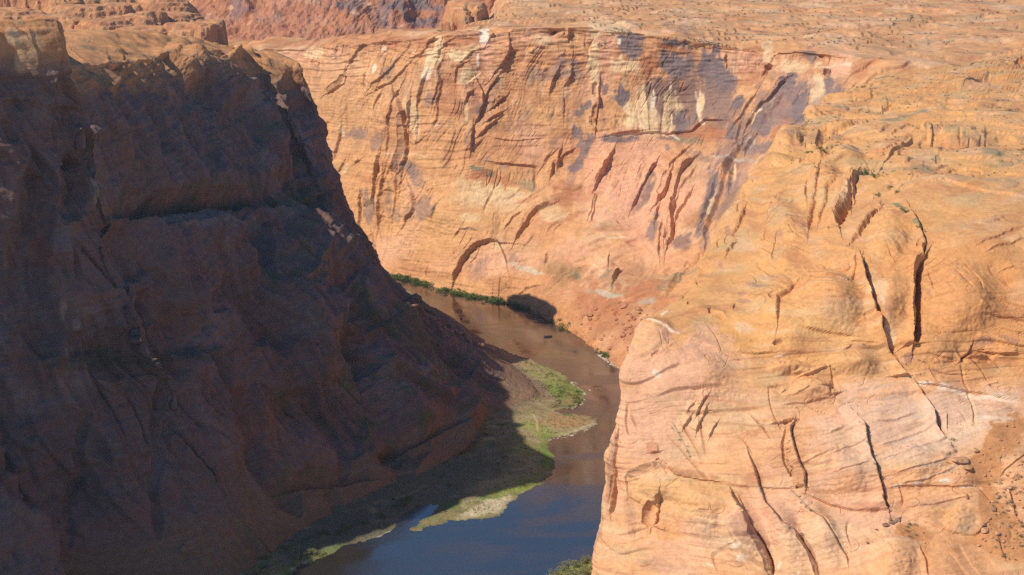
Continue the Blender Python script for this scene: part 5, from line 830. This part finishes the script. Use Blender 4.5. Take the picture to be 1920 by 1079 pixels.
def shrub(kind, name, loc, sc, label, group, parts=False, squash=.8):
    fo, st = RND.choice(BUSH[kind])
    if not parts:
        return put(fo, name, (loc[0], loc[1], loc[2]-.05*sc), sc, label=label, cat='shrub', group=group, squash=squash)
    e = bpy.data.objects.new(name, None); COL.objects.link(e); e.location = [float(v) for v in loc]; e.scale = (sc, sc, sc*squash); e.rotation_euler = (0, 0, RND.uniform(0, 6.28)); e['label'] = label; e['category'] = 'shrub'
    if group: e['group'] = group
    for nm, me in (('foliage', fo), ('stem', st)):
        o = bpy.data.objects.new(nm, me); COL.objects.link(o); o.parent = e
    return e
def scatter(S, n, region, fn, sd=0):
    r_ = random.Random(sd+n); P_ = np.array(region); k_ = 0; t = 0
    while k_ < n and t < n*40:
        t += 1; x = r_.uniform(P_[:, 0].min(), P_[:, 0].max()); y = r_.uniform(P_[:, 1].min(), P_[:, 1].max())
        if not inside(np.array([x]), np.array([y]), region)[0]: continue
        fn(S.at(x, y), r_); k_ += 1
def along_line(S, n, pts, spread, fn, sd=0):
    r_ = random.Random(sd+n); pts = np.array(pts, float); seg = np.hypot(*(pts[1:]-pts[:-1]).T); cum = np.concatenate([[0], np.cumsum(seg)])
    for i in range(n):
        t = (i+r_.uniform(.2, .8))/n*cum[-1]; j = min(np.searchsorted(cum, t, side='right')-1, len(seg)-1); f = (t-cum[j])/seg[j]; p = pts[j]*(1-f)+pts[j+1]*f
        fn(S.at(p[0]+r_.gauss(0, spread), p[1]+r_.gauss(0, spread)), r_)
def tufts(name, pts, size, mat, label_kind='stuff'):
    V, Fc = [], []; r_ = random.Random(5)
    for p, s_ in pts:
        for i in range(7):
            a = Vector((r_.gauss(0, .5), r_.gauss(0, .5), abs(r_.gauss(.35, .25))))*s_+Vector([float(c) for c in p]); u = Vector((r_.gauss(0, 1), r_.gauss(0, 1), r_.gauss(0, 1))).normalized()*s_*.5; v = u.cross(Vector((r_.gauss(0, 1), r_.gauss(0, 1), r_.gauss(0, 1)))).normalized()*s_*.35
            b = len(V); V += [a-u, a+v, a+u, a-v]; Fc.append((b, b+1, b+2, b+3))
    o = mesh_obj(name, V, Fc, mat); o['kind'] = 'stuff'; return o

def build_things(PFl):
    SR, SF, SL, SG = Surf([PR]), Surf([PF]), Surf([PL]), Surf([PFl])
    # ---------------- right slope
    def rock(S_, key, s0, s1, label, group, sq=.8):
        def f(p, r_):
            s_ = r_.uniform(s0, s1)*(1+.8*(r_.random() < .12)); put(r_.choice(BOUL[key]), 'boulder', (p[0], p[1], p[2]+.1*s_), s_, label=label, cat='boulder', group=group, squash=sq)
        return f
    o = put(BOUL['tan'][0], 'boulder', SR.at(1801, 860), 3.3, 0.2, 'large flat orange slab boulder lying at the top of the red scree', 'boulder', squash=.55)
    o = put(BOUL['tan'][1], 'boulder', SR.at(1812, 874), 2.0, 1.0, 'flat orange rock just below the large slab boulder', 'boulder', squash=.5)
    o = put(BOUL['tan'][2], 'boulder', SR.at(1845, 992), 1.6, 1.0, 'rounded pale boulder at the lower edge of the striped rock bowl', 'boulder')
    o = put(BOUL['tan'][3], 'boulder', SR.at(1811, 931), 1.1, 1.0, 'small block resting on the striped rock bowl', 'boulder')
    o = put(BOUL['dark'][3], 'boulder', SR.at(1863, 952), 1.2, 1.0, 'dark brown rock standing in the scree beside the rock bowl', 'boulder')
    for (x, y, s_) in ((1660, 982, 1.7), (1672, 978, 1.2), (1680, 973, 1.3), (1684, 970, .9), (1669, 971, .9), (1643, 991, .8), (1626, 1015, .8), (1676, 976, 1.0)):
        put(RND.choice(BOUL['dark']), 'boulder', SR.at(x, y), s_, label='reddish brown fallen rock on the smooth pink slab', cat='boulder', group='fallen rocks on the smooth pink slab', squash=.6)
    scree = [(1905,770),(1930,780),(1930,1010),(1870,1040),(1810,1010),(1855,960),(1850,900),(1810,890),(1800,860),(1860,820)]
    scatter(SR, 110, scree, rock(SR, 'tan', .25, .8, 'small orange rock lying in the red scree at the right edge', 'small rocks scattered over the red scree'), 1)
    def sh(kind, s0, s1, label, group, parts=False, sq=.8):
        def f(p, r_): shrub(kind, 'shrub', p, r_.uniform(s0, s1), label, group, parts, sq)
        return f
    low = [(1850,900),(1905,880),(1930,900),(1930,1060),(1880,1050),(1850,1010),(1860,960)]
    scatter(SR, 52, low, sh('sage', .6, 1.3, 'small grey green shrub growing in the red scree slope', 'shrubs dotted over the red scree'), 2)
    scatter(SR, 9, [(1680,975),(1730,985),(1735,1020),(1700,1020)], sh('sage', .6, 1.1, 'grey green shrub in the small sandy pocket below the striped bowl', 'shrubs in the small sandy pocket'), 3)
    for i, (x, y, s_) in enumerate(((1786, 824, 1.5), (1791, 844, 1.3), (1778, 851, 1.2), (1788, 836, 1.0), (1783, 848, .9))):
        shrub('sage', 'shrub', SR.at(x, y), s_, 'dusky blue grey shrub in the gap above the large slab boulder', 'shrubs in the gap above the large slab')
    for n, pts, sd in ((8, T(r2, [(90,460),(140,590),(210,670),(250,730),(330,770),(420,890),(465,990)]), 1), (10, T(r2, [(300,140),(260,260),(280,330),(380,345),(310,500),(360,560),(440,655)]), 2), (7, T(r2, [(745,0),(810,120),(850,260),(900,400),(920,480)]), 3), (6, T(r1, [(580,50),(600,100),(660,200),(700,290)]), 4), (5, T(r1, [(990,520),(1030,590),(1070,640)]), 5), (5, T(r5, [(740,565),(880,635),(990,650),(975,750),(535,770)]), 6), (5, T(r6, [(320,820),(350,855),(440,840),(395,690),(200,750)]), 7)):
        along_line(SR, n, pts, 2.5, sh('sage', .5, 1.0, 'small green shrub rooted in a crack of the sunlit right cliff', 'shrubs rooted in the cracks of the right cliff'), sd)
    for x, y in ((1633, 327), (1640, 331), (1690, 392), (1696, 396), (1720, 425), (1624, 322), (1537, 277), (1520, 286), (1545, 284), (1512, 287), (1668, 352), (1680, 360), (1645, 365)):
        shrub('green', 'shrub', SR.at(x, y), RND.uniform(1.2, 2.2), 'dark green bush in a hollow of the upper right cliff', 'bushes in the hollows of the upper right cliff')
    # ---------------- far bank
    bank = [(738,517),(760,521),(785,526),(806,531)]
    along_line(SG, 16, bank, 1.6, sh('green', 5.2, 8, 'green bush at the water beside the far cliff, beyond the shaded slope', 'green bushes on the first stretch of the far bank', sq=.75), 21)
    along_line(SG, 24, [(832,543),(850,547),(880,553),(915,559),(950,566)], 1.8, sh('green', 4.4, 7, 'green bush lining the far bank below the arch', 'green bushes lining the far bank below the arch', sq=.7), 22)
    along_line(SG, 12, [(968,572),(1000,580),(1040,598),(1062,612)], 1.5, sh('green', 4.5, 7.5, 'dark bush inside the ragged shadow on the far bank', 'bushes in the shadow on the far bank', sq=.8), 27)
    scatter(SG, 14, [(1118,643),(1135,645),(1158,668),(1160,684),(1140,672),(1122,660)], sh('green', 3.0, 4.6, 'green bush on the far bank where the river narrows', 'green bushes by the pale shore rocks', sq=.8), 23)
    along_line(SG, 26, [(1122,661),(1135,672),(1150,682),(1168,692)], 1.5, rock(SG, 'pale', .8, 1.8, 'pale rock on the far shore below the green bushes', 'pale shore rocks below the green bushes'), 24)
    scatter(SF, 60, [(1075,600),(1150,560),(1230,570),(1200,650),(1170,680),(1120,640)], rock(SF, 'red', .8, 2.6, 'red brown boulder on the sunlit rubble slope above the far bank', 'boulders on the sunlit rubble slope'), 25)
    # ---------------- inner bank
    along_line(SG, 34, [(1030,823),(1060,819),(1085,812),(1104,804),(1120,792)], .9, rock(SG, 'pale', .35, .9, 'pale rock edging the pointed sandy spit', 'rocks edging the pointed spit'), 31)
    along_line(SG, 24, [(1060,708),(1080,722),(1097,738),(1092,755),(1072,766)], 2.0, rock(SG, 'pale', .4, 1.2, 'pale rock on the bushy shore upstream of the spit', 'rocks on the bushy shore'), 32)
    along_line(SL, 34, [(775,562),(800,580),(830,605),(860,622),(890,640),(925,657)], 2.5, rock(SL, 'dark', 1.2, 3.2, 'dark shaded boulder along the foot slope of the left cliff', 'shaded boulders along the left foot slope'), 33)
    scatter(SG, 38, [(950,660),(1000,682),(1060,708),(1096,740),(1080,762),(1030,765),(1040,745),(990,700)], sh('dry', 1.6, 3.2, 'olive bush on the bushy shore upstream of the spit', 'olive bushes on the bushy shore', sq=.7), 34)
    scatter(SG, 16, [(1040,705),(1090,735),(1090,760),(1050,765)], sh('green', 1.6, 3.0, 'deep green bush on the bushy shore upstream of the spit', 'deep green bushes on the bushy shore', sq=.7), 35)
    scatter(SG, 18, [(1000,785),(1060,782),(1105,786),(1090,800),(1030,812)], sh('dry', .7, 1.3, 'low dry bush on the pointed sandy spit', 'low dry bushes on the pointed spit', sq=.6), 36)
    for (x, y, s_, l) in ((482, 1080, 5.6, 'pale olive tamarisk bush at the bottom edge, leftmost on the near bank'), (566, 1046, 4.6, 'left one of the two tall feathery tamarisk bushes on the near bank'), (588, 1040, 5.0, 'right one of the two tall feathery tamarisk bushes on the near bank'), (552, 1058, 2.6, 'smaller tamarisk bush left of the two tall ones')):
        shrub('tam', 'tamarisk_bush', SG.at(x, y), s_, l, None, True, .8)
    for (x, y, s_) in ((1040, 1078, 5.0), (1062, 1068, 5.5), (1082, 1062, 5.5), (1098, 1052, 5.0), (1070, 1085, 6), (1100, 1075, 6), (1050, 1092, 5), (1085, 1095, 6)):
        shrub('tam', 'tamarisk_bush', SG.at(x, y), s_, 'grey green tamarisk bush under the right cliff at the bottom edge', 'tamarisk thicket under the right cliff', True, .75)
    along_line(SG, 16, [(470,1060),(540,1020),(600,1000),(660,985),(720,965),(780,930)], 9, sh('green', 2.0, 4.0, 'dark green bush in shade at the foot of the left cliff', 'shaded bushes at the foot of the left cliff', sq=.7), 38)
    scatter(SG, 24, [(880,800),(960,770),(1000,800),(990,860),(900,900),(800,930),(700,960),(760,900)], sh('green', 1.2, 2.8, 'dark bush standing in the shade on the wide flat left of the spit', 'shaded bushes on the wide flat', sq=.7), 39)
    scatter(SG, 12, [(870,965),(930,905),(1030,888),(1000,915),(940,945)], sh('dry', .7, 1.5, 'small dry tuft on the sunlit lower bar', 'dry tufts on the sunlit lower bar', sq=.6), 40)
    # ---------------- ground cover that nobody could count
    r_ = random.Random(2); pts = []
    WLn = [w(*p)[:2] for p in LAND]; X_ = PFl[..., 0]; Y_ = PFl[..., 1]; Z_ = PFl[..., 2]
    idx = np.argwhere((Z_ > .5) & (X_ > -170) & (X_ < 60) & (Y_ > 610) & (Y_ < 1010)); pick = idx[np.random.RandomState(1).choice(len(idx), min(9000, len(idx)), replace=False)]
    dens = noise(X_/9, Y_/9, 3)
    pts = [(PFl[i, j]+[r_.uniform(-.4, .4), r_.uniform(-.4, .4), 0], r_.uniform(.25, .75)) for i, j in pick if dens[i, j] > -.25]
    tufts('bank_grass', pts, .5, M_DRY)
    px, py = proj(PR); D_s = noise(PR[..., 0]/15, PR[..., 1]/12, 5)+.5*noise(PR[..., 0]/4, PR[..., 1]/4, 6)
    idx = np.argwhere((py < 330) & (px > 1480) & (px < 1960) & (py > 60) & (D_s > .22)); pick = idx[np.random.RandomState(1).choice(len(idx), min(1100, len(idx)), replace=False)]
    pts = [(PR[i, j], r_.uniform(.2, .8)**1.3) for i, j in pick]
    px, py = proj(PF); D_s = noise(PF[..., 0]/50, PF[..., 1]/16, 5)+.5*noise(PF[..., 0]/6, PF[..., 1]/5, 6)
    idx = np.argwhere((py < 90) & (px > 1100) & (px < 1960) & (py > -5) & (D_s > .15)); pick = idx[np.random.RandomState(1).choice(len(idx), min(900, len(idx)), replace=False)]
    pts += [(PF[i, j], r_.uniform(.6, 1.4)) for i, j in pick]
    tufts('plateau_scrub', pts, .5, M_SAGE)
    # ---------------- on the water
    m, nt, b = new_mat('boat_paint'); b.inputs['Base Color'].default_value = (.05, .05, .055, 1); b.inputs['Roughness'].default_value = .5
    m2, nt, b = new_mat('boat_seat_fabric'); b.inputs['Base Color'].default_value = (.12, .13, .15, 1)
    e = bpy.data.objects.new('river_boat', None); COL.objects.link(e); p = w(1028, 632, 0); e.location = p; e.rotation_euler = (0, 0, R(8)); e['label'] = 'small dark motor boat far out on the red brown water'; e['category'] = 'boat'
    V, Fc = [], []; L_, Wd = 3.0, .85
    st = [(-1, .9), (-.6, 1), (0, 1), (.55, .85), (.85, .5), (1.05, .04)]
    for t, wd in st:
        V += [(t*L_, -wd*Wd, .75+.15*max(t, 0)), (t*L_, -wd*Wd*.7, .0), (t*L_, 0, -.18), (t*L_, wd*Wd*.7, .0), (t*L_, wd*Wd, .75+.15*max(t, 0)), (t*L_, wd*Wd*.82, .68), (t*L_, 0, .22), (t*L_, -wd*Wd*.82, .68)]
    for i in range(len(st)-1):
        for j in range(8): a = i*8+j; c_ = i*8+(j+1) % 8; Fc.append((a, c_, c_+8, a+8))
    Fc.append(tuple(range(7, -1, -1))); n0_ = (len(st)-1)*8; Fc.append(tuple(range(n0_, n0_+8)))
    mesh_obj('hull', V, Fc, m, parent=e)
    def box(c, s_): return [(c[0]+a*s_[0], c[1]+b_*s_[1], c[2]+d*s_[2]) for d in (-1, 1) for b_ in (-1, 1) for a in (-1, 1)], [(0,2,3,1),(4,5,7,6),(0,1,5,4),(2,6,7,3),(0,4,6,2),(1,3,7,5)]
    for x in (-1.6, 0, 1.4): V, Fc = box((x, 0, 1.0), (.35, .5, .4)); mesh_obj('seat', V, Fc, m2, parent=e)
    V, Fc = box((-3.2, 0, .7), (.2, .22, .5)); mesh_obj('outboard_motor', V, Fc, m, parent=e)
    e = bpy.data.objects.new('marker_buoy', None); COL.objects.link(e); e.location = w(865, 598, 0); e['label'] = 'tiny dark upright float on the water near the left shaded slope'; e['category'] = 'buoy'
    def lathe(pr, n=12):
        V = [(r*math.cos(6.2832*i/n), r*math.sin(6.2832*i/n), z) for r, z in pr for i in range(n)]; Fc = [(k*n+i, k*n+(i+1) % n, (k+1)*n+(i+1) % n, (k+1)*n+i) for k in range(len(pr)-1) for i in range(n)]; return V, Fc
    V, Fc = lathe([(.05, -.5), (.9, -.3), (1.1, .1), (.9, .55), (.3, .8), (.01, .85)]); mesh_obj('float', V, Fc, m, True, e)
    V, Fc = lathe([(.12, .7), (.14, 1.8), (.3, 1.9), (.3, 2.3), (.01, 2.5)]); mesh_obj('mast', V, Fc, m, True, e)
    put(BOUL['pale'][0], 'boulder', w(1106, 732, 0), 1.1, label='lone pale rock poking out of the river off the bushy shore', cat='boulder', squash=.6)
PF = build_far(); PL = build_left(); PR = build_right()
build_distant(); build_buttes(); PG = build_floor(); build_water(); build_light(); build_things(PG); build_haze()
